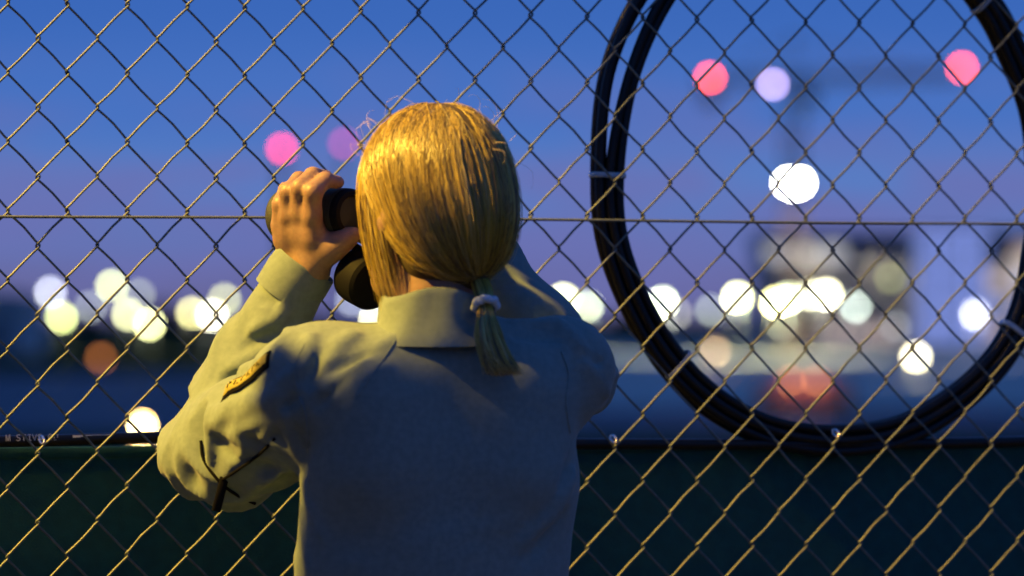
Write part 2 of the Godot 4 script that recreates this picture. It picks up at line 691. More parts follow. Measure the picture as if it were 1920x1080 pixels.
func wire_mesh(odd: bool, bent: float) -> ArrayMesh:
	# one flattened spiral: the rising legs lie in front, the falling ones behind
	var p: Array = []
	var rows := 58
	var y := NODE_Y - RISE * 42.0 + (RISE if odd else 0.0)
	var f := 0.0030
	var hx := PITCH * 0.5
	for i in rows:
		var yy := y + i * RISE
		if i % 2 == 0:    # left bend
			p.append(Vector3(-hx + 0.0034, yy - 0.0058, -f))
			p.append(Vector3(-hx - 0.0010, yy - 0.0018, -f * 0.7))
			p.append(Vector3(-hx - 0.0010, yy + 0.0018, f * 0.7))
			p.append(Vector3(-hx + 0.0034, yy + 0.0058, f))
			p.append(Vector3(rng.randf_range(-bent, bent), yy + RISE * 0.5 + rng.randf_range(-bent, bent) + 0.0006, f * 1.25))
		else:             # right bend
			p.append(Vector3(hx - 0.0034, yy - 0.0058, f))
			p.append(Vector3(hx + 0.0010, yy - 0.0018, f * 0.7))
			p.append(Vector3(hx + 0.0010, yy + 0.0018, -f * 0.7))
			p.append(Vector3(hx - 0.0034, yy + 0.0058, -f))
			p.append(Vector3(rng.randf_range(-bent, bent), yy + RISE * 0.5 + rng.randf_range(-bent, bent) + 0.0006, -f * 1.25))
	var mb := Mb.new()
	mb.tube(spline(p, 2), PackedFloat32Array([0.00150]), 7, false, Color.WHITE, 1.0, Vector3(0, 0, 1))
	return mb.mesh()

func make_fence() -> void:
	var o := thing("chain_link_fence", "grey chain link fence of woven wire crossing the whole view", "fence", FENCE_AT, FENCE_YAW)
	var kinds := []
	for k in 8:
		kinds.append(wire_mesh(k % 2 == 1, 0.0011))
	var wire := mats["galvanised wire"] as Material
	for k in range(-62, 98):
		var w := part("wire", kinds[posmod(k, 2) + 2 * rng.randi_range(0, 3)], wire, o)
		w.position = Vector3(NODE_T + (k + 0.5) * PITCH, rng.randf_range(-0.0012, 0.0012), rng.randf_range(-0.0004, 0.0004))
		w.rotation.z = rng.randf_range(-0.0006, 0.0006)
	for h in [0.12, 1.581, 2.40]:
		var p := []
		for i in 24:
			p.append(Vector3(-2.85 + i * 0.25, h + sin(i * 1.3) * 0.001, 0.006 if i % 2 == 0 else 0.005))
		var mb := Mb.new()
		mb.tube(spline(p, 3), PackedFloat32Array([0.0019]), 7)
		part("line_wire", mb.mesh(), wire, o)
	for t in [-2.9, 2.95]:
		var mb := Mb.new()
		mb.tube(PackedVector3Array([Vector3(t, 0, -0.045), Vector3(t, 2.5, -0.045)]), PackedFloat32Array([0.03]), 16, false, Color.WHITE, 1.0, Vector3.ZERO, true)
		part("post", mb.mesh(), mats["galvanised post"], o)
		var cap := Mb.new()
		cap.lathe(PackedVector2Array([Vector2(0.0, 0.035), Vector2(0.02, 0.034), Vector2(0.034, 0.02), Vector2(0.04, 0.001)]), 14, Transform3D(Basis(Vector3.RIGHT, -PI / 2), Vector3(t, 2.5, -0.045)))
		part("post_cap", cap.mesh(), mats["galvanised post"], o)
	for q in [Vector2(-0.592, 1.309), Vector2(0.133, 1.304), Vector2(0.432, 1.309), Vector2(-1.25, 1.309), Vector2(1.05, 1.302)]:
		var p2 := []
		for i in 16:
			var an := TAU * i / 9.0
			p2.append(Vector3(q.x + 0.0022 * cos(an) + i * 0.0001, q.y + 0.0045 * sin(an), -0.002 + 0.007 * cos(an + 0.8)))
		var mb := Mb.new()
		mb.tube(spline(p2, 3), PackedFloat32Array([0.0013]), 6)
		part("tie_wire", mb.mesh(), mats["bright wire"], o)

func screen_z(f: FastNoiseLite, x: float, y: float) -> float:
	# the cloth hangs behind the mesh, clear of the cables, a little uneven
	return -0.060 - 0.006 * f.get_noise_2d(x, y * 0.7)

# ------------------------------------------------------------------ green screen on the lower fence
func make_screen() -> void:
	var o := thing("privacy_screen", "dark green fabric screen covering the lower part of the fence", "privacy screen", FENCE_AT, FENCE_YAW)
	var f := FastNoiseLite.new()
	f.seed = 21
	f.frequency = 1.6
	var mb := Mb.new()
	var nx := 240
	var ny := 52
	for side in 2:
		var first := mb.v.size()
		for j in ny + 1:
			for i in nx + 1:
				var x := -2.85 + 5.75 * i / nx
				var y := 0.06 + 1.235 * j / ny
				var z := screen_z(f, x, y) - (0.0025 if side == 1 else 0.0)
				mb.v.append(Vector3(x, y + 0.004 * f.get_noise_1d(x * 2.0), z))
				mb.c.append(Color.WHITE)
		for j in ny:
			for i in nx:
				var a := first + j * (nx + 1) + i
				var b := a + nx + 1
				if side == 0:
					mb.idx.append_array(PackedInt32Array([a, b, a + 1, a + 1, b, b + 1]))
				else:
					mb.idx.append_array(PackedInt32Array([a, a + 1, b, a + 1, b + 1, b]))
	part("fabric", mb.mesh(), mats["screen fabric"], o)
	var p := []
	for i in 40:
		var x := -2.85 + 5.75 * i / 39.0
		p.append(Vector3(x, 1.292 + 0.004 * f.get_noise_1d(x * 2.0), screen_z(f, x, 1.295) - 0.001))
	var hem := Mb.new()
	hem.tube(spline(p, 4), PackedFloat32Array([0.008]), 8, false, Color.WHITE, 0.45, Vector3(0, 0, 1))
	part("hem", hem.mesh(), mats["screen fabric"], o)

# ------------------------------------------------------------------ cables on the fence
func make_cables() -> void:
	var o := thing("power_cable", "black cable with white print running level along the screen's top edge", "cable", FENCE_AT, FENCE_YAW)
	var p := [Vector3(-2.9, 1.325, -0.036), Vector3(-1.4, 1.314, -0.034), Vector3(-0.95, 1.309, -0.036), Vector3(-0.64, 1.3065, -0.035), Vector3(-0.52, 1.3085, -0.034), Vector3(-0.40, 1.3100, -0.035), Vector3(-0.2, 1.305, -0.035), Vector3(0.0, 1.299, -0.034), Vector3(0.18, 1.296, -0.034), Vector3(0.43, 1.2935, -0.033), Vector3(0.68, 1.2945, -0.033), Vector3(1.2, 1.306, -0.034), Vector3(2.0, 1.312, -0.035), Vector3(2.9, 1.325, -0.036)]
	var mb := Mb.new()
	mb.tube(spline(p, 8), PackedFloat32Array([0.0072]), 14)
	part("sheath", mb.mesh(), mats["cable sheath"], o)
	# the printed marking: little of it can be read
	var font := SystemFont.new()
	font.font_names = PackedStringArray(["Droid Sans Mono"])
	var text := TextMesh.new()
	text.font = font
	text.text = "M STIVS OD"
	text.font_size = 32
	text.pixel_size = 0.00034
	text.depth = 0.0006
	var tm := part("printed_mark", text, mats["cable print"], o)
	tm.position = Vector3(-0.600, 1.3110, -0.0287)
	tm.rotation = Vector3(-0.35, 0, 0.012)
	var tm2 := part("printed_mark", boxed(Vector3(0.046, 0.0030, 0.0006)), mats["cable print"], o)
	tm2.position = Vector3(-0.527, 1.3125, -0.0286)
	tm2.rotation = Vector3(-0.35, 0, 0.02)

	var coil := thing("cable_coil", "large coil of thick black cable hung on the far side of the fence", "cable coil", FENCE_AT, FENCE_YAW)
	var path := [Vector2(0.201, 1.867), Vector2(0.155, 1.763), Vector2(0.137, 1.640), Vector2(0.148, 1.544), Vector2(0.194, 1.441), Vector2(0.262, 1.362), Vector2(0.350, 1.313), Vector2(0.449, 1.298), Vector2(0.549, 1.315), Vector2(0.646, 1.374), Vector2(0.706, 1.455), Vector2(0.733, 1.561), Vector2(0.737, 1.646), Vector2(0.725, 1.738), Vector2(0.688, 1.822), Vector2(0.654, 1.877), Vector2(0.578, 1.953), Vector2(0.474, 1.992), Vector2(0.357, 1.974), Vector2(0.262, 1.930)]
	var mid := Vector2(0.44, 1.63)
	var offs := [Vector2(-0.0125, -0.032), Vector2(-0.001, -0.029), Vector2(0.0115, -0.032), Vector2(-0.007, -0.043), Vector2(0.006, -0.043), Vector2(0.0145, -0.046), Vector2(-0.0135, -0.049)]
	for k in offs.size():
		var q := []
		for i in path.size():
			var c: Vector2 = path[i]
			var out := (c - mid).normalized()
			var off: float = offs[k].x + rng.randf_range(-0.0012, 0.0012)
			if i == 1 or i == 0:
				off += 0.009 if off > 0.0 else -0.004       # the turns part here
			if i == 8 or i == 7:
				off *= 1.12
			var e := c + out * off
			q.append(Vector3(e.x, e.y, offs[k].y + rng.randf_range(-0.001, 0.001)))
		var loop := Mb.new()
		loop.tube(spline(q, 9, true), PackedFloat32Array([0.0064]), 12, true)
		part("cable_loop", loop.mesh(), mats["cable sheath"], coil)
	for q in [[Vector2(0.137, 1.640), 0.05], [Vector2(0.231, 1.3975), -0.68], [Vector2(0.697, 1.4394), 0.42], [Vector2(0.654, 1.877), -0.9]]:
		var across: Vector2 = (q[0] - mid).normalized()
		var ring := PackedVector3Array()
		for i in 28:
			var an := TAU * i / 28.0
			var cx := signf(cos(an)) * pow(absf(cos(an)), 0.6)
			var cz := signf(sin(an)) * pow(absf(sin(an)), 0.6)
			var e: Vector2 = q[0] + across * cx * 0.0218
			ring.append(Vector3(e.x, e.y, -0.040 + 0.0185 * cz))
		var strap := Mb.new()
		strap.tube(ring, PackedFloat32Array([0.0036]), 8, true, Color.WHITE, 0.35, Vector3(across.x, across.y, 0))
		part("cable_tie", strap.mesh(), mats["cable tie"], coil)

# ------------------------------------------------------------------ the woman
const AHEAD := Vector3(0.2546, 0, -0.967)    # away from the camera, in the woman's own axes
var head_at := Vector3(0.003, 1.607, 0.0)
var head_turn := 0.301

func head_frame() -> Transform3D:
	return Transform3D(Basis(Vector3.UP, head_turn) * Basis(Vector3.RIGHT, -0.03), head_at)

func jacket_field() -> Field:
	var f := Field.new()
	f.cap(Vector3(0.000, 1.292, 0.0), Vector3(-0.004, 1.17, 0.0), 0.150, 0.143, 0.03, 1.36)
	f.cap(Vector3(0.09, 1.27, 0.0), Vector3(0.07, 1.17, 0.0), 0.075, 0.075, 0.04)
	f.cap(Vector3(-0.004, 1.17, 0.0), Vector3(-0.002, 1.02, 0.0), 0.143, 0.150, 0.03, 1.36)
	f.cap(Vector3(-0.002, 1.02, 0.0), Vector3(0.0, 0.90, 0.0), 0.150, 0.170, 0.03, 1.36)
	f.cap(Vector3(-0.127, 1.388, -0.002), Vector3(0.01, 1.398, 0.02), 0.050, 0.054, 0.05)
	f.cap(Vector3(0.01, 1.398, 0.02), Vector3(0.150, 1.400, 0.006), 0.054, 0.053, 0.05)
	f.cap(Vector3(-0.075, 1.36, 0.055), Vector3(-0.07, 1.29, 0.060), 0.048, 0.046, 0.06)
	f.cap(Vector3(0.085, 1.36, 0.050), Vector3(0.075, 1.29, 0.060), 0.048, 0.046, 0.06)
	# left sleeve
	f.cap(Vector3(-0.127, 1.385, -0.006), Vector3(-0.217, 1.302, -0.205), 0.064, 0.054, 0.035)
	f.cap(Vector3(-0.147, 1.335, -0.070), Vector3(-0.192, 1.290, -0.163), 0.052, 0.050, 0.04)
	f.cap(Vector3(-0.221, 1.303, -0.212), Vector3(-0.166, 1.405, -0.206), 0.050, 0.047, 0.010)
	f.cap(Vector3(-0.166, 1.405, -0.206), Vector3(-0.121, 1.497, -0.178), 0.047, 0.036, 0.012)
	# right sleeve
	f.cap(Vector3(0.148, 1.397, 0.002), Vector3(0.222, 1.383, -0.165), 0.055, 0.038, 0.03)
	f.cap(Vector3(0.223, 1.383, -0.168), Vector3(0.163, 1.455, -0.190), 0.039, 0.043, 0.012)
	f.cap(Vector3(0.163, 1.455, -0.190), Vector3(0.112, 1.538, -0.209), 0.045, 0.036, 0.03)
	return f

func crease(f: Field, q: Array, amp: float, w: float) -> void:
	# q: x, y of both ends in the woman's axes as seen from behind; laid on the cloth
	var a := f.march(Vector3(q[0], q[1], 0.0) - AHEAD * 0.5, AHEAD)
	var b := f.march(Vector3(q[2], q[3], 0.0) - AHEAD * 0.5, AHEAD)
	f.fa.append(a); f.fb.append(b); f.famp.append(amp * ((1.8 if amp > 0.0 else 1.15) if q[0] < -0.155 else 1.45)); f.fw.append(w * 0.82)

func make_person() -> void:
	var o := thing("person", "blonde woman with a ponytail in a grey green jacket, seen from behind, looking through binoculars", "person", PERSON_AT, FENCE_YAW)
	make_body(o)
	var f := jacket_field()
	for q in [
		[[-0.114, 1.423, -0.139, 1.389], -0.010, 0.010], [[-0.136, 1.436, -0.146, 1.402], 0.010, 0.010], [[-0.087, 1.439, -0.126, 1.405], 0.010, 0.011],
		[[-0.059, 1.420, -0.105, 1.398], -0.007, 0.009], [[-0.039, 1.436, -0.075, 1.407], 0.005, 0.010], [[-0.075, 1.407, -0.116, 1.381], 0.007, 0.010],
		[[-0.049, 1.402, -0.113, 1.370], 0.006, 0.010], [[-0.095, 1.388, -0.125, 1.362], -0.006, 0.008], [[-0.172, 1.370, -0.249, 1.343], 0.009, 0.012],
		[[-0.195, 1.362, -0.239, 1.349], -0.010, 0.009], [[-0.169, 1.352, -0.229, 1.328], 0.008, 0.010], [[-0.171, 1.346, -0.194, 1.325], 0.006, 0.006],
		[[-0.267, 1.354, -0.272, 1.306], -0.007, 0.008], [[-0.257, 1.349, -0.262, 1.296], 0.008, 0.009], [[-0.216, 1.443, -0.179, 1.461], 0.007, 0.009],
		[[-0.225, 1.425, -0.188, 1.440], -0.006, 0.008], [[-0.236, 1.401, -0.196, 1.419], 0.007, 0.010], [[-0.196, 1.503, -0.144, 1.467], 0.004, 0.008],
		[[-0.207, 1.479, -0.167, 1.449], -0.005, 0.008], [[0.096, 1.452, 0.145, 1.452], 0.010, 0.009], [[0.145, 1.452, 0.174, 1.425], 0.008, 0.009],
		[[0.100, 1.437, 0.140, 1.436], -0.008, 0.008], [[0.162, 1.282, 0.133, 1.234], 0.009, 0.012], [[0.133, 1.234, 0.104, 1.210], 0.005, 0.012],
		[[0.160, 1.300, 0.150, 1.272], -0.007, 0.010], [[0.153, 1.240, 0.110, 1.192], -0.005, 0.010], [[-0.144, 1.273, -0.121, 1.216], 0.004, 0.009],
		[[-0.147, 1.246, -0.138, 1.180], 0.005, 0.008], [[-0.160, 1.395, -0.185, 1.362], 0.006, 0.009], [[-0.150, 1.372, -0.176, 1.350], -0.006, 0.008],
		[[0.178, 1.405, 0.205, 1.370], 0.006, 0.008], [[0.190, 1.408, 0.215, 1.380], -0.006, 0.006], [[-0.03, 1.21, 0.10, 1.235], 0.002, 0.012],
		[[-0.09, 1.19, 0.05, 1.20], 0.002, 0.012], [[-0.039, 1.430, -0.080, 1.373], 0.003, 0.004], [[0.04, 1.365, 0.10, 1.33], 0.0015, 0.014],
		[[-0.172, 1.344, -0.195, 1.324], 0.006, 0.005], [[-0.255, 1.352, -0.205, 1.366], 0.006, 0.010], [[-0.205, 1.366, -0.170, 1.358], 0.006, 0.009], [[-0.258, 1.340, -0.215, 1.318], 0.005, 0.009], [[-0.262, 1.325, -0.222, 1.298], -0.005, 0.008], [[-0.245, 1.385, -0.205, 1.398], -0.005, 0.008], [[-0.200, 1.470, -0.160, 1.440], 0.004, 0.008],
		[[-0.188, 1.480, -0.150, 1.452], -0.004, 0.007], [[-0.215, 1.262, -0.170, 1.285], 0.005, 0.009], [[-0.195, 1.330, -0.160, 1.310], 0.005, 0.010], [[-0.150, 1.330, -0.142, 1.290], -0.005, 0.009], [[-0.165, 1.345, -0.150, 1.300], 0.005, 0.009]]:
		crease(f, q[0], q[1], q[2])
	f.noise = FastNoiseLite.new()
	f.noise.seed = 31
	f.noise.frequency = 12.5
	f.noise.fractal_octaves = 2
	f.noise.fractal_gain = 0.3
	f.noise_amp = 0.0068
	var jk := Mb.new()
	f.mesh(jk, Vector3(-0.32, 0.84, -0.29), Vector3(0.31, 1.57, 0.17), 0.0042)
	var jacket := part("jacket", jk.mesh(), mats["jacket cloth"], o)
	# cuffs and collar
	for s in [[Vector3(-0.127, 1.490, -0.181), Vector3(-0.109, 1.519, -0.172), 0.0385], [Vector3(0.118, 1.530, -0.206), Vector3(0.104, 1.554, -0.214), 0.037]]:
		var ax := ((s[1] as Vector3) - (s[0] as Vector3))
		var b := Basis.looking_at(-ax.normalized(), Vector3(0, 0, 1))
		var r: float = s[2]
		var ln := ax.length()
		var cf := Mb.new()
		cf.lathe(PackedVector2Array([Vector2(-0.010, r * 0.9), Vector2(-0.010, r), Vector2(ln * 0.5, r * 1.03), Vector2(ln, r * 1.0), Vector2(ln + 0.002, r * 0.97), Vector2(ln, r * 0.92), Vector2(0.0, r * 0.86)]), 32, Transform3D(b, s[0]))
		part("cuff", cf.mesh(), mats["jacket cloth"], jacket)
	var col := Mb.new()
	var ring := 44
	var prof := [Vector2(1.32, -0.024), Vector2(1.14, -0.008), Vector2(1.05, 0.010), Vector2(1.02, 0.028), Vector2(1.0, 0.034), Vector2(0.965, 0.036), Vector2(0.945, 0.030), Vector2(0.95, 0.010), Vector2(0.98, -0.02)]
	for i in ring:
		var an := TAU * i / ring
		for q in prof:
			var wob := 1.0 + 0.040 * sin(an * 5.0 + 1.0) * (0.4 + 12.0 * absf(q.y)) + 0.02 * sin(an * 9.0 + q.y * 40.0)
			col.v.append(Vector3(0.000 + cos(an) * 0.061 * q.x * wob, 1.450 + q.y + 0.005 * sin(an * 3.0 + 2.6) * (q.y + 0.02) * 20.0 - 0.02 * maxf(-sin(an), 0.0), 0.016 + sin(an) * 0.066 * q.x * wob))
			col.c.append(Color.WHITE)
	var pn := prof.size()
	for i in ring:
		for j in pn - 1:
			var a := i * pn + j
			var b2 := ((i + 1) % ring) * pn + j
			col.idx.append_array(PackedInt32Array([a, a + 1, b2, b2, a + 1, b2 + 1]))
	part("collar", col.mesh(), mats["jacket cloth"], jacket)
	# stitched seams: yoke, armholes, side
	for q in [[[-0.039, 1.432], [-0.052, 1.412], [-0.066, 1.392], [-0.080, 1.373]], [[-0.142, 1.428], [-0.152, 1.405], [-0.150, 1.380], [-0.140, 1.350], [-0.138, 1.315]],
		[[0.150, 1.420], [0.158, 1.395], [0.155, 1.365], [0.160, 1.330]]]:
		var pts := []
		for e in q:
			pts.append(f.march(Vector3(e[0], e[1], 0.0) - AHEAD * 0.5, AHEAD))
		var sp := spline(pts, 14)
		for i in sp.size():
			sp[i] = f.march(sp[i] - AHEAD * 0.06, AHEAD) - AHEAD * (-0.0006 + 0.0006 * (i % 2))
		var sb := Mb.new()
		sb.tube(sp, PackedFloat32Array([0.0013]), 6)
		part("seam", sb.mesh(), mats["jacket cloth"], jacket)
	# dark piping and tab at the elbow
	for q in [[[-0.272, 1.318], [-0.268, 1.296], [-0.249, 1.272], [-0.230, 1.256], [-0.211, 1.245]], [[-0.249, 1.272], [-0.225, 1.287], [-0.200, 1.304], [-0.178, 1.324]]]:
		var pts := []
		for e in q:
			pts.append(f.march(Vector3(e[0], e[1], 0.0) - AHEAD * 0.5, AHEAD) - AHEAD * 0.0005)
		var pb := Mb.new()
		pb.tube(spline(pts, 8), PackedFloat32Array([0.0019]), 8, false, Color.WHITE, 1.0, Vector3.ZERO, true)
		part("piping", pb.mesh(), mats["dark webbing"], jacket)
	var knot := f.march(Vector3(-0.247, 1.271, 0.0) - AHEAD * 0.5, AHEAD) - AHEAD * 0.004
	var tab := Mb.new()
	tab.tube(spline([knot + Vector3(0.004, 0.006, 0), knot + Vector3(-0.001, -0.012, 0.003), knot + Vector3(-0.006, -0.032, 0.002)], 6), PackedFloat32Array([0.0055]), 10, false, Color.WHITE, 0.3, Vector3(0, 0, 1), true)
	part("pull_tab", tab.mesh(), mats["dark webbing"], jacket)
	make_patch(f, jacket)
	make_hair(o)

func make_patch(f: Field, jacket: Node3D) -> void:
	# a name patch sewn to the outside of the left upper arm, seen almost edge on
	var a := f.march(Vector3(-0.240, 1.3715, 0.0) - AHEAD * 0.5, AHEAD)
	var b := f.march(Vector3(-0.185, 1.4115, 0.0) - AHEAD * 0.5, AHEAD)
	var x := (b - a).normalized()
	var mid := (a + b) * 0.5
	var list := f.all()
	var e := 0.002
	var g := Vector3(f.base(mid + Vector3(e, 0, 0), list) - f.base(mid - Vector3(e, 0, 0), list), f.base(mid + Vector3(0, e, 0), list) - f.base(mid - Vector3(0, e, 0), list), f.base(mid + Vector3(0, 0, e), list) - f.base(mid - Vector3(0, 0, e), list))
	var n := (g - x * x.dot(g)).normalized()
	var z := x.cross(n)
	var ln := a.distance_to(b)
	var back := sewn(f, mid, x, z, n, ln * 1.06, 0.022, 0.0040, 0.0)
	part("patch_backing", back.mesh(), mats["dark webbing"], jacket)
	var face := sewn(f, mid, x, z, n, ln * 1.0, 0.016, 0.0050, 0.0)
	var pf := part("patch", face.mesh(), mats["patch yellow"], jacket)
	var marks := Mb.new()
	for i in 6:
		var u := -0.32 + i * 0.128
		marks.add(sewn(f, mid + x * (u * ln), x, z, n, 0.0022, 0.008, 0.0056, 0.0))
		marks.add(sewn(f, mid + x * ((u + 0.05) * ln), x, z, n, 0.003, 0.0025, 0.0056, -0.0025 + 0.005 * (i % 2)))
	part("patch_lettering", marks.mesh(), mats["dark webbing"], pf)

# a small sheet of cloth that lies on the surface of f round mid
func sewn(f: Field, mid: Vector3, x: Vector3, z: Vector3, n: Vector3, ln: float, wd: float, lift: float, shift: float) -> Mb:
	var mb := Mb.new()
	var nu := 14
	var nv := 6
	for side in 2:
		for i in nu + 1:
			for j in nv + 1:
				var edge := 1.0 if (i > 0 and i < nu and j > 0 and j < nv) else 0.55
				var p := mid + x * (float(i) / nu - 0.5) * ln + z * ((float(j) / nv - 0.5) * wd + shift)
				var q := f.march(p + n * 0.03, -n)
				var up := n.dot(q - mid)
				for e in [x, -x, z, -z]:
					up += n.dot(f.march(p + (e as Vector3) * 0.007 + n * 0.03, -n) - mid)
				q = p + n * (up / 5.0 - n.dot(p - mid))
				mb.v.append(q + n * (lift * edge if side == 0 else lift * 0.2))
				mb.c.append(Color.WHITE)
		var first := side * (nu + 1) * (nv + 1)
		for i in nu:
			for j in nv:
				var k := first + i * (nv + 1) + j
				var m := k + nv + 1
				if side == 0:
					mb.idx.append_array(PackedInt32Array([k, m, k + 1, k + 1, m, m + 1]))
				else:
					mb.idx.append_array(PackedInt32Array([k, k + 1, m, k + 1, m + 1, m]))
	mb.smooth()
	return mb

func make_body(o: Node3D) -> void:
	var body := Mb.new()
	# head with face, ears and neck
	var hd := Field.new()
	hd.ell(Vector3(0, 0.008, 0.008), Vector3(0.070, 0.080, 0.088), 0.02)
	hd.ell(Vector3(0, -0.045, -0.030), Vector3(0.058, 0.078, 0.058), 0.03)
	hd.cap(Vector3(-0.022, -0.106, -0.062), Vector3(0.022, -0.106, -0.062), 0.022, 0.022, 0.03)
	hd.cap(Vector3(0, -0.012, -0.086), Vector3(0, -0.044, -0.102), 0.008, 0.012, 0.012)
	hd.cap(Vector3(-0.010, -0.046, -0.092), Vector3(0.010, -0.046, -0.092), 0.007, 0.007, 0.01)
	hd.cap(Vector3(-0.017, -0.075, -0.084), Vector3(0.017, -0.075, -0.084), 0.006, 0.006, 0.008)
	hd.cap(Vector3(-0.016, -0.085, -0.083), Vector3(0.016, -0.085, -0.083), 0.006, 0.006, 0.008)
	hd.cap(Vector3(-0.05, 0.012, -0.068), Vector3(0.05, 0.012, -0.068), 0.010, 0.010, 0.02)
	for s in [-1.0, 1.0]:
		hd.ell(Vector3(s * 0.032, -0.010, -0.088), Vector3(0.016, 0.010, 0.012), 0.012, true)
		hd.ell(Vector3(s * 0.038, -0.040, -0.064), Vector3(0.020, 0.018, 0.020), 0.02)
		hd.ell(Vector3(s * 0.073, -0.028, 0.012), Vector3(0.008, 0.030, 0.018), 0.008)
		hd.ell(Vector3(s * 0.081, -0.024, 0.008), Vector3(0.005, 0.016, 0.009), 0.006, true)
	hd.cap(Vector3(0, -0.06, 0.018), Vector3(0, -0.19, 0.012), 0.047, 0.048, 0.03)
	var hm := Mb.new()
	hd.mesh(hm, Vector3(-0.10, -0.22, -0.13), Vector3(0.10, 0.10, 0.12), 0.004)
	for i in hm.v.size():
		var p := hm.v[i]
		if absf(p.y + 0.080) < 0.009 and absf(p.x) < 0.024 and p.z < -0.07:
			hm.c[i] = Color(0.75, 0.45, 0.45)
	body.add(hm, head_frame())
	# hands: palm, four unequal fingers and a thumb each
	var left := Field.new()
	left.chain([Vector3(-0.116, 1.515, -0.175), Vector3(-0.127, 1.558, -0.160), Vector3(-0.133, 1.573, -0.152)], [16, 13, 11], 0.010)
	left.chain([Vector3(-0.116, 1.515, -0.175), Vector3(-0.133, 1.548, -0.172), Vector3(-0.140, 1.564, -0.168)], [15, 12, 10], 0.010)
	left.chain([Vector3(-0.103, 1.509, -0.160), Vector3(-0.116, 1.555, -0.143), Vector3(-0.123, 1.576, -0.137)], [16, 13, 11.4], 0.010)
	left.chain([Vector3(-0.103, 1.509, -0.160), Vector3(-0.106, 1.550, -0.130), Vector3(-0.112, 1.572, -0.120)], [16, 13, 11.4], 0.010)
	left.chain([Vector3(-0.116, 1.485, -0.177), Vector3(-0.109, 1.512, -0.167)], [22, 23], 0.012)
	left.chain([Vector3(-0.112, 1.572, -0.120), Vector3(-0.114, 1.601, -0.104), Vector3(-0.098, 1.615, -0.114), Vector3(-0.081, 1.613, -0.125)], [11.4, 10.6, 9.4, 7.8])
	left.chain([Vector3(-0.123, 1.576, -0.137), Vector3(-0.126, 1.606, -0.118), Vector3(-0.109, 1.621, -0.131), Vector3(-0.090, 1.620, -0.145)], [11.4, 10.6, 9.4, 7.9])
	left.chain([Vector3(-0.133, 1.573, -0.152), Vector3(-0.136, 1.602, -0.136), Vector3(-0.121, 1.617, -0.151), Vector3(-0.103, 1.618, -0.167)], [11.0, 10.2, 9.0, 7.5])
	left.chain([Vector3(-0.140, 1.564, -0.168), Vector3(-0.142, 1.589, -0.156), Vector3(-0.133, 1.606, -0.170), Vector3(-0.120, 1.613, -0.186)], [10.0, 9.2, 8.0, 6.8])
	left.chain([Vector3(-0.102, 1.519, -0.146), Vector3(-0.087, 1.537, -0.124), Vector3(-0.075, 1.547, -0.115), Vector3(-0.065, 1.553, -0.110)], [16, 13, 10.6, 8.6], 0.012)
	left.ell(Vector3(-0.112, 1.576, -0.111), Vector3(0.007, 0.008, 0.007), 0.008)
	left.ell(Vector3(-0.123, 1.580, -0.127), Vector3(0.008, 0.009, 0.007), 0.008)
	left.ell(Vector3(-0.134, 1.577, -0.143), Vector3(0.007, 0.008, 0.007), 0.008)
	for q in [[-0.112, 1.570, -0.110, -0.106, 1.530, -0.138], [-0.123, 1.574, -0.127, -0.110, 1.530, -0.146], [-0.133, 1.571, -0.142, -0.114, 1.530, -0.156]]:
		left.fa.append(Vector3(q[0], q[1], q[2])); left.fb.append(Vector3(q[3], q[4], q[5])); left.famp.append(0.0022); left.fw.append(0.0045)
	left.mesh(body, Vector3(-0.17, 1.44, -0.26), Vector3(-0.04, 1.66, -0.08), 0.003)
	var right := Field.new()
	right.chain([Vector3(0.105, 1.552, -0.212), Vector3(0.060, 1.588, -0.234), Vector3(0.047, 1.593, -0.231)], [16, 11.5, 10.2], 0.010)
	right.chain([Vector3(0.105, 1.552, -0.212), Vector3(0.055, 1.580, -0.250), Vector3(0.040, 1.587, -0.253)], [15, 11, 9.2], 0.010)
	right.chain([Vector3(0.093, 1.562, -0.198), Vector3(0.066, 1.589, -0.206), Vector3(0.054, 1.593, -0.203)], [16, 12, 10.6], 0.010)
	right.chain([Vector3(0.093, 1.562, -0.198), Vector3(0.072, 1.585, -0.180), Vector3(0.062, 1.589, -0.175)], [16, 12, 10.6], 0.010)
	right.chain([Vector3(0.118, 1.525, -0.206), Vector3(0.099, 1.557, -0.206)], [24, 22], 0.012)
	right.chain([Vector3(0.062, 1.589, -0.175), Vector3(0.056, 1.614, -0.169), Vector3(0.040, 1.622, -0.160), Vector3(0.026, 1.621, -0.154)], [10.6, 9.6, 8.6, 7.4])
	right.chain([Vector3(0.054, 1.593, -0.203), Vector3(0.048, 1.619, -0.199), Vector3(0.033, 1.628, -0.188), Vector3(0.018, 1.626, -0.181)], [10.6, 9.8, 8.7, 7.5])
	right.chain([Vector3(0.047, 1.593, -0.231), Vector3(0.041, 1.620, -0.227), Vector3(0.025, 1.628, -0.216), Vector3(0.012, 1.626, -0.209)], [10.2, 9.2, 8.3, 7.2])
	right.chain([Vector3(0.040, 1.587, -0.253), Vector3(0.033, 1.614, -0.250), Vector3(0.021, 1.621, -0.243), Vector3(0.011, 1.623, -0.240)], [9.2, 8.3, 7.4, 6.5])
	right.chain([Vector3(0.083, 1.563, -0.185), Vector3(0.060, 1.555, -0.165), Vector3(0.039, 1.550, -0.145), Vector3(0.024, 1.549, -0.133)], [14, 11.5, 9.8, 8.4], 0.010)
	right.mesh(body, Vector3(-0.02, 1.49, -0.29), Vector3(0.15, 1.66, -0.10), 0.003)
	# what the clothes cover
	var inner := Field.new()
	inner.cap(Vector3(0, 1.30, 0), Vector3(0, 0.98, 0), 0.115, 0.120, 0.03, 1.4)
	inner.cap(Vector3(0, 1.46, 0.02), Vector3(0, 1.30, 0.01), 0.045, 0.07, 0.03)
